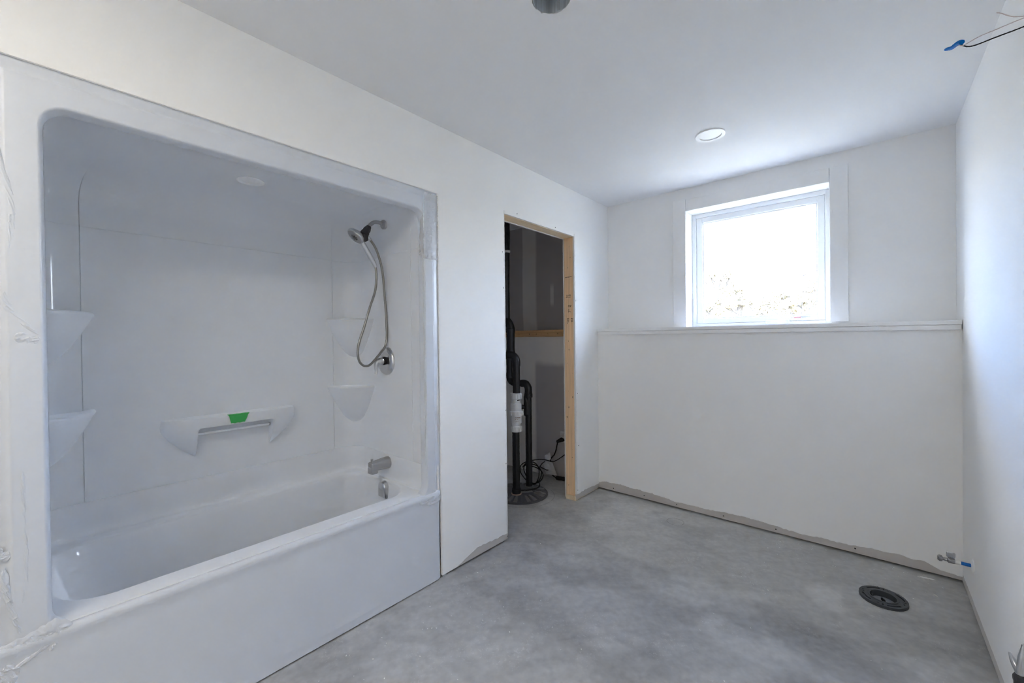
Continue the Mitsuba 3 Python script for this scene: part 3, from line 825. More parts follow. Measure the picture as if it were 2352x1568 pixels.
NX = (1, 0, 0)
cf = thing('clear_tape', 'crinkled clear plastic tape on the top right corner of the tub surround', 'plastic film')
crumple((0.0085, 1.325, 1.735), (0.0085, 1.418, 1.735), (0.0085, 1.335, 2.080), (0.0085, 1.422, 2.080), 40, 110, 0.0022, NX, 3, 'm_clear_film', 'sheet', None, parent=cf)
crumple((-0.030, 1.3285, 1.755), (0.007, 1.3290, 1.745), (-0.020, 1.3285, 1.975), (0.007, 1.3290, 2.02), 20, 90, 0.0018, (0.3, -1, 0), 5, 'm_clear_film', 'fold', None, parent=cf)
crumple((0.0095, 1.322, 1.732), (0.0095, 1.42, 1.730), (0.0095, 1.324, 1.752), (0.0095, 1.42, 1.755), 60, 12, 0.0045, NX, 8, 'm_clear_film', 'hem', None, parent=cf)


def wrinkle(parent, name, pts, w, h, seed, n=90, bsdf='m_film'):
    """a ragged bunched ridge of film lying along pts (at the face of the tub), w wide and h high, fading out at its borders"""
    r_ = np.random.default_rng(seed)
    c = smooth_path(np.asarray(pts, float), max(4, n // (len(pts) - 1)))
    tg = np.gradient(c, axis=0)
    tg /= np.linalg.norm(tg, axis=1, keepdims=True)
    sd = np.cross(tg, np.array([1.0, 0, 0]))
    sd /= np.linalg.norm(sd, axis=1, keepdims=True)
    k = len(c)
    u = np.linspace(0, 1, k)
    m_ = 17
    v = np.linspace(-1, 1, m_)
    wid = w * (0.55 + 0.9 * meshkit.fbm(np.stack([u * 9 + seed, 0 * u, 0 * u], -1), 3, seed)) * np.clip(np.minimum(u, 1 - u) / 0.12, 0.05, 1) ** 0.6
    U_, V_ = np.meshgrid(u, v, indexing='ij')
    L = np.sum(np.linalg.norm(np.diff(c, axis=0), axis=1))
    nn = meshkit.fbm(np.stack([U_ * L * 70, V_ * w * 90 + seed, 0 * U_], -1), 4, seed + 2)
    cr_ = 1 - np.abs(meshkit.noise(np.stack([U_ * L * 38 + 7, V_ * w * 60 + U_ * 3, 0 * U_ + seed], -1), seed + 5) - 0.5) * 2
    env = np.clip(1 - V_ ** 2, 0, 1) ** 0.6 * np.clip(np.minimum(U_, 1 - U_) / 0.08, 0, 1) ** 0.5
    ridge_ = 1 - np.abs(meshkit.fbm(np.stack([U_ * L * 60 + 2 * V_, V_ * w * 120 + seed + U_ * 5, 0 * U_], -1), 4, seed + 2) - 0.5) * 4
    ht = 0.62 * h * env * (0.10 + 0.55 * np.clip(ridge_, 0, 1) ** 2 + 0.45 * cr_ ** 6) - 0.0012 * (1 - env)
    g = c[:, None] + sd[:, None] * (wid[:, None] * v[None])[..., None] + np.array([1.0, 0, 0]) * ht[..., None]
    return obj(name, loft([g[i] for i in range(k)], False), bsdf, parent, smooth=40)


pl = thing('torn_film', 'torn white protective film bunched at the right end of the tub rim', 'plastic film')
wrinkle(pl, 'flap', [(0.0100, 1.270, 0.466), (0.0095, 1.335, 0.462), (0.0080, 1.385, 0.462), (0.002, 1.422, 0.462)], 0.017, 0.007, 11)
wrinkle(pl, 'fold', [(0.0075, 1.330, 0.436), (0.0065, 1.375, 0.430), (0.002, 1.418, 0.434)], 0.007, 0.006, 12)
wrinkle(pl, 'curl', [(-0.006, 1.424, 0.425), (-0.004, 1.417, 0.475), (-0.0035, 1.413, 0.53), (-0.0045, 1.416, 0.63)], 0.0055, 0.009, 14, 160, 'm_sealant')
wrinkle(pl, 'curl', [(0.0045, 1.375, 0.500), (0.001, 1.398, 0.485), (-0.003, 1.416, 0.462)], 0.006, 0.008, 15, 90, 'm_sealant')
wrinkle(pl, 'curl', [(-0.005, 1.420, 0.72), (-0.005, 1.418, 0.86), (-0.006, 1.421, 1.00), (-0.006, 1.422, 1.16)], 0.0045, 0.008, 17, 160, 'm_sealant')
wrinkle(pl, 'fold', [(0.004, 1.392, 0.74), (0.003, 1.398, 0.83), (0.000, 1.406, 0.92)], 0.010, 0.004, 18)
ll = thing('loose_film', 'loose wrinkled protective film over the left end of the tub rim', 'plastic film')
wrinkle(ll, 'flap', [(0.004, TY0 + 0.004, 0.458), (0.0085, -0.050, 0.474), (0.0095, 0.000, 0.486), (0.0095, 0.050, 0.482)], 0.024, 0.008, 21, 140)
wrinkle(ll, 'fold', [(0.0065, -0.062, 0.418), (0.0070, -0.030, 0.432), (0.0080, 0.020, 0.462)], 0.006, 0.006, 22)
wrinkle(ll, 'fold', [(0.0065, 0.006, 0.430), (0.0075, 0.018, 0.452), (0.0090, 0.026, 0.470)], 0.005, 0.006, 24)
wrinkle(ll, 'curl', [(0.002, -0.072, 0.70), (0.0045, -0.068, 0.62), (0.0045, -0.056, 0.56), (0.0045, -0.048, 0.50)], 0.008, 0.009, 23, 150)
wrinkle(ll, 'fold', [(0.0055, -0.034, 0.98), (0.0055, -0.036, 0.84), (0.0055, -0.034, 0.70), (0.0055, -0.044, 0.58)], 0.006, 0.004, 25, 150)
wrinkle(ll, 'curl', [(0.002, -0.088, 0.76), (0.002, -0.080, 0.735), (0.004, -0.060, 0.73)], 0.013, 0.009, 26, 70)
wrinkle(ll, 'curl', [(0.003, -0.080, 0.36), (0.0045, -0.066, 0.40), (0.0045, -0.072, 0.44)], 0.016, 0.010, 27, 70)
# the edge of the film running down the left of the flange
sf = thing('film_edge', 'raised torn edge of protective film down the left of the tub surround', 'plastic film')
wrinkle(sf, 'ridge', [(0.0, -0.092, 1.935), (0.0045, -0.080, 1.86), (0.0055, -0.066, 1.80), (0.0058, -0.050, 1.72), (0.0058, -0.047, 1.66), (0.0058, -0.055, 1.56)], 0.007, 0.0055, 29, 180)
wrinkle(sf, 'ridge', [(0.0045, -0.062, 1.45), (0.0052, -0.052, 1.40), (0.0052, -0.026, 1.36), (0.0052, -0.008, 1.335), (0.0035, 0.004, 1.322)], 0.008, 0.0065, 30, 120)
wrinkle(sf, 'bunch', [(0.0055, -0.048, 1.325), (0.0058, -0.020, 1.322), (0.0050, 0.000, 1.315)], 0.014, 0.008, 31, 60)

# ------------------------------------------------------------------ ceiling fittings
rl = thing('recessed_light', 'white recessed ceiling light near the window', 'ceiling light')
RC = (1.077, 2.563, H)
obj('trim_ring', ring_solid(0.058, 0.080, -0.002, 0.006, RC, (0, 0, -1), 56, 0.002), 'm_plastic_white', rl, smooth=40)
obj('lens', lathe([(0.0575, -0.001), (0.0575, 0.0015), (0.05, 0.0022), (0.0, 0.0024)], RC, (0, 0, -1), 48), 'm_plastic_white', rl, smooth=30)

dc = thing('vent_duct', 'open galvanised metal duct end in the ceiling', 'duct')
ang = np.linspace(0, 2 * np.pi, 48, endpoint=False)
circ = np.stack([np.cos(ang), np.sin(ang)], 1)
jag = 0.0015 * meshkit.noise(np.stack([ang * 6, ang * 0, ang * 0], -1), 3)
rings = [np.column_stack([DUC + (DUR + 0.0015) * circ, np.full(48, H + 0.27)]), np.column_stack([DUC + (DUR + 0.0015) * circ, H - 0.001 + jag]),
         np.column_stack([DUC + DUR * circ, H - 0.001 + jag]), np.column_stack([DUC + DUR * circ, np.full(48, H + 0.27)])]
pipe_ = obj('pipe', loft(rings, True, False, False), 'm_galvanised', dc, smooth=40)
obj('cap', lathe([(DUR, 0), (DUR, 0.002)], (DUC[0], DUC[1], H + 0.268), (0, 0, 1), 32), 'm_board_grey', dc)
sa = math.radians(100)
obj('seam', bx(-0.004, 0.004, -0.002, 0.002, 0, 0.26).apply_transform(trimesh.transformations.rotation_matrix(sa - math.pi / 2, [0, 0, 1])).apply_translation([DUC[0] + (DUR - 0.001) * math.cos(sa), DUC[1] + (DUR - 0.001) * math.sin(sa), H + 0.002]), 'm_galvanised', pipe_)
obj('screw_head', lathe([(0.006, 0), (0.004, 0.004)], (DUC[0] + 0.058, DUC[1] + 0.035, H + 0.006), (-1, -0.5, -0.3), 10), 'm_black', dc)

# cable stubs from the right wall, with a blue wire connector
ca = thing('electrical_cable', 'bare electrical cable with a blue wire connector at the upper right wall', 'cable')
B0 = np.array([W, 1.470, 2.020])
bw = smooth_path([(1.9505, 1.594, 2.066), (1.957, 1.583, 2.053), (1.975, 1.544, 2.026), (2.000, 1.527, 2.021), (2.024, 1.514, 2.017), (2.043, 1.503, 2.014), (2.085, 1.483, 2.012), B0], 8)
obj('black_wire', tube(bw, 0.0016, 8), 'm_black', ca, smooth=50)
ww = smooth_path([(1.9505, 1.590, 2.064), (1.957, 1.575, 2.050), (1.978, 1.556, 2.049), (2.002, 1.541, 2.046), (2.046, 1.520, 2.042), (2.090, 1.495, 2.030), B0 + [0, 0, 0.006]], 8)
obj('white_wire', tube(ww, 0.0011, 8), 'm_wire_white', ca, smooth=50)
gw = smooth_path([(2.005, 1.526, 2.079), (2.014, 1.523, 2.070), (2.025, 1.520, 2.057), (2.046, 1.518, 2.045), (2.090, 1.493, 2.032), B0 + [0, 0.002, 0.008]], 8)
obj('ground_wire', tube(gw, 0.0011, 8), 'm_wire_white', ca, smooth=50)
cpa = smooth_path([(1.9335, 1.671, 2.099), (1.938, 1.645, 2.086), (1.943, 1.616, 2.074), (1.949, 1.595, 2.069), (1.9545, 1.580, 2.061)], 6)
obj('wire_connector', tube(cpa, np.interp(np.linspace(0, 1, len(cpa)), [0, 0.1, 0.5, 0.9, 1], [0.0030, 0.0042, 0.0050, 0.0058, 0.0056]), 12), 'm_blue_nut', ca, smooth=40)

# ------------------------------------------------------------------ plumbing stubs on the right wall
def stop_valve(base, d, up, label, pipe_len=0.043, s=1.0):
    base, d, up = np.asarray(base, float), np.asarray(d, float), np.asarray(up, float)
    d, up = d / np.linalg.norm(d), up / np.linalg.norm(up)
    sd = np.cross(d, up)
    t = thing('shutoff_valve', label, 'valve')
    obj('escutcheon', lathe([(0.030, 0.0), (0.030, 0.002), (0.024, 0.006), (0.010, 0.008)], base, d, 28), 'm_plastic_white', t, smooth=40)
    k = pipe_len
    obj('pipe', lathe([(0.0080, 0.0), (0.0080, k + 0.01)], base, d, 18), 'm_blue_pipe', t, smooth=40, label='blue supply pipe')
    obj('ring', lathe([(0.0100, k), (0.0108, k + 0.002), (0.0108, k + 0.018), (0.010, k + 0.020)], base, d, 20), 'm_pvc', t, smooth=40)
    obj('body', cat(lathe([(0.0095, k + 0.018), (0.0125, k + 0.022), (0.0125, k + 0.042), (0.0085, k + 0.045), (0.0080, k + 0.05)], base, d, 18),
                    lathe([(0.0065, 0), (0.0065, 0.018)], base + d * (k + 0.031), up, 14)), 'm_chrome_satin', t, smooth=40)
    hb = base + d * (k + 0.033) + up * 0.026
    pts = [sph(hb + d * dx + up * dz + sd * 0.0, 0.0045, 1).vertices for dx in (-0.011, 0.011) for dz in (-0.008, 0.009)]
    obj('handle', hull(np.vstack(pts)), 'm_chrome', t, smooth=40)
    obj('nut', cat(lathe([(0.0075, k + 0.046), (0.0085, k + 0.048), (0.0085, k + 0.054)], base, d, 6), lathe([(0.0070, k + 0.053), (0.0080, k + 0.060), (0.0140, k + 0.062), (0.0150, k + 0.072), (0.010, k + 0.078)], base, d, 20)),
        'm_chrome_satin', t, smooth=40)
    return t


stop_valve((W - 0.0005, 2.860, 0.216), (-1, -0.02, 0.03), (0, 0, 1), 'chrome shutoff valve on a blue pipe above the floor flange', 0.040)

# second valve, cut off by the lower right corner of the frame
t = thing('shutoff_valve', 'dark chrome valve with wing handle cut off by the bottom right corner', 'valve')
vb = np.array([W, 1.790, 0.338])
obj('escutcheon', lathe([(0.026, 0.0), (0.026, 0.002), (0.020, 0.006), (0.010, 0.008)], vb, (-1, 0, 0), 28), 'm_plastic_white', t, smooth=40)
obj('stem', lathe([(0.009, 0), (0.009, 0.030), (0.012, 0.031), (0.012, 0.056), (0.008, 0.060)], vb, (-1, 0, 0), 20), 'm_dark_plastic', t, smooth=40)
vc = np.array([2.086, 1.788, 0.352])
for tip, r_ in (((2.071, 1.812, 0.392), 0.0030), ((2.092, 1.790, 0.437), 0.0030)):
    tip = np.array(tip)
    mid = vc * 0.45 + tip * 0.55
    obj('wing_handle', hull(np.vstack([sph(vc + [0, 0, 0.004], 0.010, 2).vertices, sph(mid, 0.0085, 2).vertices, sph(tip, r_, 2).vertices])), 'm_chrome', t, smooth=40)
obj('body', hull(np.vstack([sph(vc + [0, 0, z], 0.0125, 2).vertices for z in (-0.030, -0.006)])), 'm_dark_plastic', t, smooth=40)

# ------------------------------------------------------------------ toilet flange
tf = thing('toilet_flange', 'black slotted toilet flange set in the concrete floor', 'toilet flange')
ringp = Point(0, 0).buffer(0.092, 32).difference(Point(0, 0).buffer(0.0535, 32))
slots = []
for i in range(4):
    a0 = math.radians(12 + 90 * i)
    arc = [(0.077 * math.cos(a0 + k), 0.077 * math.sin(a0 + k)) for k in np.linspace(0, math.radians(38), 10)]
    from shapely.geometry import LineString
    slots.append(LineString(arc).buffer(0.0048))
    slots.append(Point(0.077 * math.cos(a0 + math.radians(63)), 0.077 * math.sin(a0 + math.radians(63))).buffer(0.0042))
    slots.append(LineString([(r_ * math.cos(a0 + math.radians(76)), r_ * math.sin(a0 + math.radians(76))) for r_ in (0.072, 0.082)]).buffer(0.0028))
top = ringp.difference(unary_union(slots))
tr = poly_wall(top, 'z', 0.006, 0.0135)
tr.apply_translation([FLC[0], FLC[1], 0])
under = ring_solid(0.0535, 0.0925, 0.0, 0.0065, (FLC[0], FLC[1], 0.0), (0, 0, 1), 56, 0.001)
obj('ring', cat(tr, under, ring_solid(0.0535, 0.0590, 0.012, 0.0165, (FLC[0], FLC[1], 0.0), (0, 0, 1), 56, 0.0012)), 'm_flange', tf, smooth=25)
obj('collar', loft([np.column_stack([FLC + r_ * circ, np.full(48, z)]) for r_, z in ((0.0536, -0.06), (0.0536, 0.0155), (0.0505, 0.0155), (0.0495, -0.06))], True, False, False), 'm_flange', tf, smooth=25)
cp = obj('test_cap', lathe([(0.0505, -0.035), (0.0495, -0.012), (0.044, -0.010), (0.0, -0.009)], (FLC[0], FLC[1], 0.0), (0, 0, 1), 40), 'm_flange_cap', tf, smooth=25, label='grey recessed test cap')
obj('tab', bx(-0.0025, 0.0025, -0.012, 0.012, -0.010, 0.003).apply_transform(trimesh.transformations.rotation_matrix(0.5, [0, 0, 1])).apply_translation([FLC[0], FLC[1], 0]), 'm_black', cp)

# ------------------------------------------------------------------ sump pit in the closet
SC = np.array([-0.455, 2.635])
SR = 0.235
sl = thing('sump_lid', 'round ribbed black plastic sump lid on the closet floor', 'sump lid')
obj('plate', lathe([(SR, 0.0), (SR, 0.010), (SR - 0.012, 0.014), (0.15, 0.016), (0.125, 0.030), (0.0, 0.032)], (SC[0], SC[1], 0), (0, 0, 1), 64), 'm_lid', sl, smooth=25)
for i in range(24):
    a0 = 2 * math.pi * i / 24
    r0_, r1_, h_ = 0.128, SR - 0.016, 0.62
    w0, w1 = 0.010, 0.019
    ca_, sa_ = math.cos(a0), math.sin(a0)
    pts = []
    for r_, w_, zt in ((r0_, w0, 0.031), (0.17, (w0 + w1) / 2, 0.029), (r1_, w1, 0.016)):
        for s_ in (-1, 1):
            for z_ in (0.008, zt):
                ww_ = w_ * (0.8 if z_ > 0.01 else 1.0)
                pts.append((SC[0] + r_ * ca_ - s_ * ww_ * sa_, SC[1] + r_ * sa_ + s_ * ww_ * ca_, z_))
    obj('rib', hull(pts), 'm_lid_light' if i % 3 else 'm_lid', sl)
for t_ in np.arange(6) * math.pi / 3 - 1.1:
    obj('bolt_hole', lathe([(0.007, 0.012), (0.007, 0.0155)], (SC[0] + 0.205 * math.cos(t_), SC[1] + 0.205 * math.sin(t_), 0), (0, 0, 1), 10), 'm_black', sl)
PX1 = np.array([-0.424, 2.555])
PX2 = np.array([-0.452, 2.758])
obj('grommet', ring_solid(0.029, 0.042, 0.028, 0.036, (PX1[0], PX1[1], 0), (0, 0, 1), 28, 0.002), 'm_tan_rubber', sl, smooth=30, label='tan rubber grommet')
obj('grommet', ring_solid(0.027, 0.038, 0.010, 0.036, (PX2[0], PX2[1], 0), (0, 0, 1), 28, 0.002), 'm_lid_light', sl, smooth=30)
obj('centre_plate', bx(-0.060, 0.050, -0.03, 0.03, 0.030, 0.037, 0.002).apply_transform(trimesh.transformations.rotation_matrix(0.9, [0, 0, 1])).apply_translation([SC[0] + 0.060, SC[1] + 0.01, 0]), 'm_lid_light', sl)

# discharge pipe with its white check valve
r1 = 0.0295
dp = thing('discharge_pipe', 'black plastic discharge pipe rising from the sump through the white check valve', 'pipe')
obj('lower_pipe', lathe([(r1, 0.030), (r1, 0.62)], (PX1[0], PX1[1], 0), (0, 0, 1), 28), 'm_abs', dp, smooth=40)
obj('coupling', lathe([(r1 + 0.001, 0.036), (r1 + 0.006, 0.038), (r1 + 0.006, 0.075), (r1 + 0.001, 0.078)], (PX1[0], PX1[1], 0), (0, 0, 1), 28), 'm_abs', dp, smooth=40)
ex = PX1 + np.array([0.012, 0.0])
el = [np.array([ex[0], ex[1], z]) for z in (0.80, 0.90, 1.00, 1.08)]
bend = [np.array([ex[0] - 0.055 * (1 - math.cos(k)), ex[1], 1.110 + 0.055 * math.sin(k)]) for k in np.linspace(0, math.pi / 2, 10)]
run = [np.array([ex[0] - 0.055 - d_, ex[1], 1.165]) for d_ in (0.02, 0.08, 0.3, 0.7)]
obj('upper_pipe', tube(np.array(el), r1, 28), 'm_abs', dp, smooth=40)
obj('elbow', tube(np.array([el[-1]] + bend + run[:1]), r1 + 0.0045, 28), 'm_abs', dp, smooth=40)
obj('run', tube(np.array([bend[-1]] + run), r1, 28), 'm_abs', dp, smooth=40)

cv = thing('check_valve', 'white plastic check valve with ribbed union nuts on the black pipe', 'valve')


def ribbed_nut(r, z0, z1, o, k=14):
    base = lathe([(r - 0.010, z0), (r - 0.003, z0 + 0.002), (r, z0 + 0.008), (r, z1 - 0.008), (r - 0.003, z1 - 0.002), (r - 0.010, z1)], (o[0], o[1], 0), (0, 0, 1), 36)
    ribs_ = [bx(-0.0025, 0.0035, -0.0035, 0.0035, z0 + 0.006, z1 - 0.006, 0.001).apply_translation([r, 0, 0]).apply_transform(trimesh.transformations.rotation_matrix(2 * math.pi * i / k, [0, 0, 1])).apply_translation([o[0], o[1], 0]) for i in range(k)]
    return cat(base, *ribs_)


o2 = PX1 + np.array([0.004, 0])
obj('union_nut', ribbed_nut(0.047, 0.808, 0.860, o2), 'm_pvc', cv, smooth=30)
obj('upper_body', lathe([(0.036, 0.770), (0.036, 0.812)], (o2[0], o2[1], 0), (0, 0, 1), 32), 'm_pvc', cv, smooth=30)
obj('chamber', lathe([(0.030, 0.708), (0.043, 0.710), (0.0455, 0.715), (0.0455, 0.768), (0.042, 0.776), (0.034, 0.780)], (o2[0], o2[1], 0), (0, 0, 1), 36), 'm_pvc', cv, smooth=30)
obj('middle_nut', ribbed_nut(0.0575, 0.675, 0.716, o2, 12), 'm_pvc', cv, smooth=30)
lb = obj('lower_body', lathe([(0.030, 0.612), (0.044, 0.614), (0.046, 0.620), (0.046, 0.676)], (o2[0], o2[1], 0), (0, 0, 1), 36), 'm_pvc', cv, smooth=30)
obj('neck', lathe([(0.036, 0.57), (0.036, 0.615)], (o2[0], o2[1], 0), (0, 0, 1), 32), 'm_pvc', cv, smooth=30)
obj('union_nut', ribbed_nut(0.047, 0.542, 0.592, o2), 'm_pvc', cv, smooth=30)
pr = []
for z_, h_, segs in ((0.661, 0.0050, ((-72, -48), (-46, -30), (-28, -8))), (0.650, 0.0026, ((-70, -55), (-53, -35))), (0.635, 0.0016, ((-68, -30),)), (0.629, 0.0016, ((-68, -22),))):
    for a0, a1 in segs:
        ring_a = np.radians(np.linspace(a0, a1, 6) + 10)
        pr.append(loft([np.column_stack([o2[0] + 0.0464 * np.cos(ring_a), o2[1] + 0.0464 * np.sin(ring_a), np.full(6, z)]) for z in (z_, z_ + h_)], False))
obj('print', cat(*pr), 'm_ink', lb, label='small dark printing')

# vent pipe behind it
r2 = 0.0275
vp = thing('vent_pipe', 'black plastic vent pipe with elbows rising behind the check valve', 'pipe')
obj('pipe', lathe([(r2, 0.028), (r2, 0.86)], (PX2[0], PX2[1], 0), (0, 0, 1), 28), 'm_abs', vp, smooth=40)
yb = PX2[1]
b1 = [np.array([PX2[0] - 0.050 * (1 - math.cos(k)), yb, 0.865 + 0.050 * math.sin(k)]) for k in np.linspace(0, math.pi / 2, 10)]
b2 = [np.array([-0.61 - 0.055 * math.sin(k), yb, 0.915 + 0.055 * (1 - math.cos(k))]) for k in np.linspace(0, math.pi / 2, 10)]
obj('elbow', tube(np.array([[PX2[0], yb, 0.80]] + b1 + [[PX2[0] - 0.075, yb, 0.912]]), r2 + 0.0045, 28), 'm_abs', vp, smooth=40)
obj('collar', lathe([(r2 + 0.003, 0.795), (r2 + 0.008, 0.797), (r2 + 0.008, 0.830), (r2 + 0.003, 0.832)], (PX2[0], yb, 0), (0, 0, 1), 28), 'm_abs', vp, smooth=40)
obj('run', tube(np.array([b1[-1], [-0.55, yb, 0.912], b2[0]]), r2, 28), 'm_abs', vp, smooth=40)
obj('elbow', tube(np.array([[-0.59, yb, 0.914]] + b2 + [[-0.665, yb, 1.0]]), r2 + 0.0045, 28), 'm_abs', vp, smooth=40)
obj('riser', tube(np.array([[-0.665, yb, 0.97], [-0.665, yb, 1.15], [-0.665, yb, 1.20]]), r2, 28), 'm_abs', vp, smooth=40)
yr = 2.70
obj('tee', lathe([(0.036, 1.165), (0.040, 1.17), (0.040, 1.19), (0.036, 1.20), (0.036, 1.355), (0.040, 1.36), (0.040, 1.39), (0.034, 1.395)], (-0.597, yr, 0), (0, 0, 1), 30), 'm_abs', vp, smooth=40)
obj('elbow', tube(smooth_path([(-0.597, yr, 1.37), (-0.600, yr, 1.41), (-0.618, yr, 1.44), (-0.640, yr, 1.463), (-0.650, yr, 1.49)], 6), 0.036, 26), 'm_abs', vp, smooth=40)
obj('stack', tube(np.array([[-0.645, yr, 1.45], [-0.645, yr, 1.8], [-0.637, yr, 2.2], [-0.635, yr, 2.45]]), 0.033, 26), 'm_abs', vp, smooth=40)
obj('wrap', lathe([(0.0335, 2.055), (0.0345, 2.056), (0.0345, 2.075), (0.0335, 2.076)], (-0.637, yr, 0), (0, 0, 1), 26), 'm_paper', vp, smooth=40, label='pale band')
obj('side_port', lathe([(0.016, 0.0), (0.016, 0.05), (0.020, 0.052), (0.020, 0.062)], (PX2[0] + 0.004, yb, 0.712), np.array([-0.75, -0.66, 0.05]), 18), 'm_abs', vp, smooth=40)
obj('clip', hull(np.vstack([sph((PX2[0] - 0.008, yb - 0.012, z), 0.026, 2).vertices for z in (0.66, 0.70, 0.755)] + [sph((PX2[0] - 0.016, yb - 0.02, z), 0.016, 2).vertices for z in (0.65, 0.80)])), 'm_abs', vp, smooth=40)

# cords, plug, outlet and tags
ol = thing('wall_outlet', 'grey wall outlet low on the closet back wall with a plug in it', 'outlet')
obj('plate', bx(-0.395, -0.325, D1 - 0.006, D1 - 0.0003, 0.340, 0.445, 0.002), 'm_paper', ol)
obj('receptacle', bx(-0.383, -0.337, D1 - 0.010, D1 - 0.006, 0.400, 0.430, 0.003), 'm_board_grey', ol)
pc = thing('power_cord', 'black power cord hanging from the closet outlet down to the floor', 'cord')
obj('plug', hull(np.vstack([sph((-0.372, D1 - 0.020, 0.372), 0.018, 2).vertices, sph((-0.398, D1 - 0.045, 0.355), 0.013, 2).vertices, sph((-0.35, D1 - 0.02, 0.37), 0.012, 2).vertices])), 'm_black', pc, smooth=40)
obj('cable', tube(smooth_path([(-0.398, D1 - 0.045, 0.348), (-0.415, D1 - 0.040, 0.29), (-0.45, D1 - 0.03, 0.22), (-0.492, D1 - 0.03, 0.165), (-0.500, D1 - 0.03, 0.12), (-0.49, D1 - 0.04, 0.06), (-0.45, D1 - 0.03, 0.016), (-0.33, D1 - 0.02, 0.014), (-0.17, D1 - 0.03, 0.014)], 10), 0.0055, 10), 'm_black', pc, smooth=50)
obj('plug_body', hull(np.vstack([sph((-0.40, D1 - 0.05, 0.020), 0.019, 2).vertices, sph((-0.30, D1 - 0.03, 0.020), 0.017, 2).vertices])), 'm_black', pc, smooth=40)
fc = thing('float_cord', 'coil of thin black float switch cord standing beside the vent pipe', 'cord')
coil = []
for i in range(3):
    k = np.linspace(0, 2 * math.pi, 26)
    rx, rz = 0.105 - 0.010 * i, 0.098 - 0.012 * i
    coil.append(tube(np.column_stack([-0.475 + 0.012 * i + rx * np.cos(k + 0.3), 2.80 + 0.02 * np.sin(k * 2 + i) + 0.012 * i, 0.128 - 0.006 * i + rz * np.sin(k + 0.3)]), 0.0046, 8, False))
obj('coil', cat(*coil), 'm_black', fc, smooth=60)
obj('lead', tube(smooth_path([(-0.56, 2.80, 0.16), (-0.50, 2.90, 0.215), (-0.43, 3.00, 0.200), (-0.43, 3.08, 0.17), (-0.36, D1 - 0.02, 0.22), (-0.30, D1 - 0.01, 0.27)], 8), 0.0042, 8), 'm_black', fc, smooth=50)
obj('lead', tube(smooth_path([(-0.42, 2.85, 0.16), (-0.46, 2.95, 0.175), (-0.50, 3.035, 0.163), (-0.510, 3.060, 0.160)], 8), 0.0042, 8), 'm_black', fc, smooth=50)
obj('lead', tube(smooth_path([(-0.383, 2.79, 0.081), (-0.375, 2.80, 0.06), (-0.35, 2.76, 0.045), (-0.36, 2.70, 0.042), (-0.39, 2.64, 0.044), (-0.415, 2.59, 0.05)], 8), 0.0046, 8), 'm_black', fc, smooth=50)
obj('lead', tube(smooth_path([(-0.42, 2.88, 0.17), (-0.44, 2.98, 0.12), (-0.470, 3.05, 0.092), (-0.480, 3.075, 0.085)], 8), 0.0042, 8), 'm_black', fc, smooth=50)
crumple((-0.500, 3.070, 0.045), (-0.392, 3.090, 0.050), (-0.535, 3.060, 0.155), (-0.440, 3.080, 0.170), 20, 20, 0.004, (0.4, -0.9, 0.2), 41, 'm_paper', 'cord_tag', 'white folded paper tag on the cord above the closet floor', 0.003, category='tag')
crumple((-0.515, 3.075, 0.165), (-0.455, 3.085, 0.185), (-0.530, 3.085, 0.205), (-0.475, 3.095, 0.250), 14, 14, 0.003, (0.4, -0.9, 0.2), 43, 'm_paper', 'cord_tag', 'smaller upper paper tag tied to the cord in the closet', 0.003, category='tag')

# ------------------------------------------------------------------ construction debris on the slab
deb = []
for i in range(150):
    if i < 60:
        x, y = rng.uniform(0.05, 2.05), rng.uniform(1.3, 3.1)
    elif i < 110:
        x, y = 0.10 + abs(rng.normal(0, 0.25)), rng.uniform(0.6, 1.9)
    else:
        x, y = rng.uniform(1.2, 2.1), D1 - 0.03 - abs(rng.normal(0, 0.10))
    s = rng.uniform(0.0010, 0.0026)
    c = trimesh.creation.icosphere(subdivisions=0, radius=s)
    c.apply_scale([rng.uniform(0.7, 2.6), 1, 0.6])
    c.apply_transform(trimesh.transformations.rotation_matrix(rng.uniform(0, 6.3), [0, 0, 1]))
    c.apply_translation([x, y, s * 0.5])
    deb.append(c)
obj('plaster_crumb', cat(*deb), 'm_debris', label='scattered white plaster crumbs on the concrete floor', cat='debris', kind='stuff')
for i, (x0, y0, x1, y1, w_, lab) in enumerate(((1.955, 3.085, 2.03, 3.105, 0.008, 'pale sliver of drywall on the floor along the back wall'), (2.005, 2.93, 2.022, 2.905, 0.003, 'tiny white plaster flake on the floor near the right corner'))):
    dv = np.array([x1 - x0, y1 - y0])
    nn = np.array([-dv[1], dv[0]]) / np.linalg.norm(dv) * w_ / 2
    pts = [(x0, y0, 0.0005), (x1, y1, 0.0005), *[(x0 + 0.3 * dv[0] + s_ * nn[0], y0 + 0.3 * dv[1] + s_ * nn[1], z_) for s_ in (-1, 1) for z_ in (0.0005, 0.005)], *[(x0 + 0.75 * dv[0] + s_ * nn[0], y0 + 0.75 * dv[1] + s_ * nn[1], z_) for s_ in (-1, 1) for z_ in (0.0005, 0.004)]]
    obj('drywall_scrap', hull(pts), 'm_debris', label=lab, cat='debris')

# ------------------------------------------------------------------ outdoors
gx_, gy_ = np.meshgrid(np.linspace(-60, 60, 60), np.concatenate([np.linspace(3.66, 12, 14), np.linspace(14, 90, 30)]), indexing='ij')
rise = np.clip((gy_ - 12) / 60, 0, 1)
gz_ = 1.14 + 3.5 * rise + 0.8 * rise * (meshkit.fbm(np.stack([gx_ * 0.08, gy_ * 0.08, gx_ * 0], -1), 3, 2) - 0.5) - 0.0 * gx_
obj('yard', loft([np.column_stack([gx_[i], gy_[i], gz_[i]]) for i in range(60)], False), 'm_lawn', kind='structure', label='sloping straw-coloured yard outside the window')


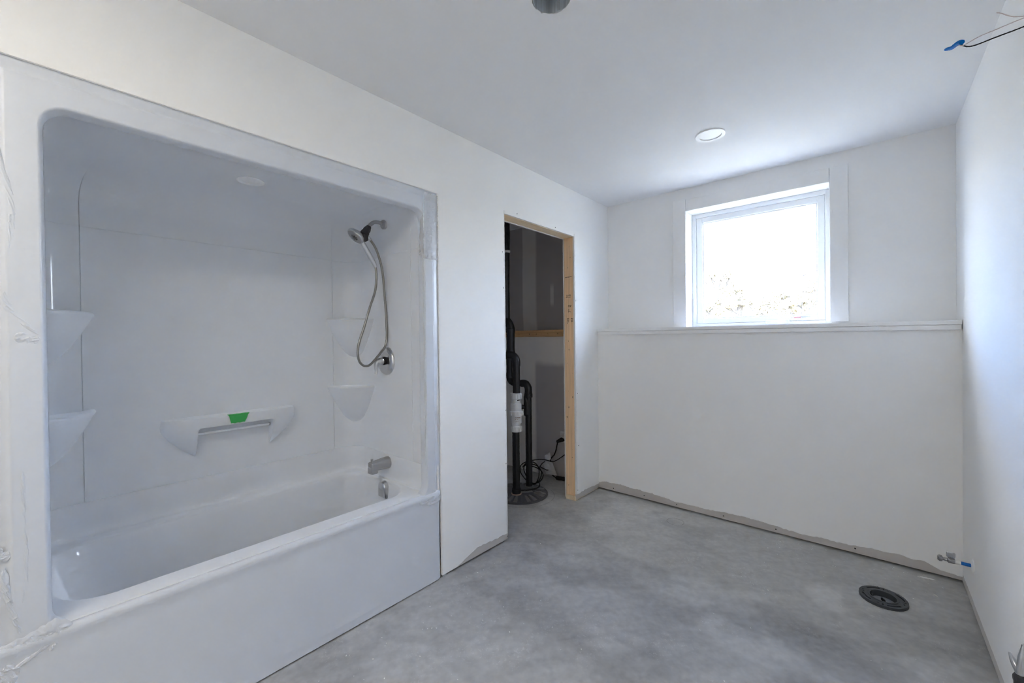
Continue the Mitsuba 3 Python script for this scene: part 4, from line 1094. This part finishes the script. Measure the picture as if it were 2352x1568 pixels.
def tree(x, y, h, seed, label, spread=1.0, kind='bare_tree', group=None, leafy=1):
    r = random.Random(seed)
    t = thing(kind, label, 'tree' if kind == 'bare_tree' else 'shrub', group)
    z0 = 1.14 + 3.5 * min(max((y - 12) / 60, 0), 1) - 0.2
    segs, leaves = [], []

    def grow(p, d, L, rad, depth):
        q = p + d * L
        segs.append((p, q, rad, rad * 0.65))
        if depth == 0:
            for _ in range(7 * leafy):
                leaves.append(q + np.array([r.gauss(0, 0.35), r.gauss(0, 0.35), r.gauss(0, 0.30)]) * L)
            return
        for _ in range(3 if depth > 1 else 4):
            nd = d + np.array([r.gauss(0, 0.55) * spread, r.gauss(0, 0.55) * spread, r.gauss(0.10, 0.28)])
            nd /= np.linalg.norm(nd)
            grow(q - d * L * r.uniform(0, 0.35), nd, L * r.uniform(0.55, 0.78), rad * 0.60, depth - 1)

    grow(np.array([x, y, z0]), np.array([0, 0, 1.0]), h * (0.32 if kind == 'bare_tree' else 0.16), h * 0.020, 4)
    obj('branches', cat(*[tube(np.array([a_, b_]), np.array([ra, rb]), 4, False) for a_, b_, ra, rb in segs]), 'm_bark', t)
    P = np.array(leaves)
    n_ = len(P)
    a_ = np.random.default_rng(seed).normal(0, 1, (n_, 3))
    b_ = np.cross(a_, np.random.default_rng(seed + 1).normal(0, 1, (n_, 3)))
    a_ /= np.linalg.norm(a_, axis=1, keepdims=True)
    b_ /= np.linalg.norm(b_, axis=1, keepdims=True)
    s_ = h * 0.018
    v = np.stack([P - a_ * s_, P + b_ * s_ * 0.6, P + a_ * s_, P - b_ * s_ * 0.6], 1).reshape(-1, 3)
    i_ = np.arange(n_)[:, None] * 4
    f = np.vstack([i_ + [0, 1, 2], i_ + [0, 2, 3]])
    obj('leaves', trimesh.Trimesh(v, f, process=False), 'm_leaf', t, kind='stuff')


tree(-3.75, 20, 4.4, 11, 'tall straw-brown tree at the left edge of the window glass', leafy=2)
tree(0.15, 20, 3.6, 15, 'straw-brown tree at the right edge of the window glass', 1.2, leafy=2)
for i, (x, y, h, lab) in enumerate(((-3.3, 17, 4.4, 'leftmost shrub of the low row seen through the window'), (-2.4, 19.5, 4.8, 'second shrub from the left in the low row beyond the window'),
                                    (-1.5, 17, 4.0, 'middle shrub of the low row beyond the window'), (-0.8, 19.5, 3.9, 'fourth shrub from the left in the low row beyond the window'),
                                    (0.1, 17, 4.2, 'rightmost shrub of the low row seen through the window'), (-4.0, 25, 6.2, 'taller shrub standing behind the left of the low row beyond the window'),
                                    (-1.6, 26, 5.6, 'taller shrub standing behind the middle of the low row beyond the window'))):
    tree(x, y, h, 21 + i, lab, 1.3, 'shrub', 'shrubs beyond the window', 3)
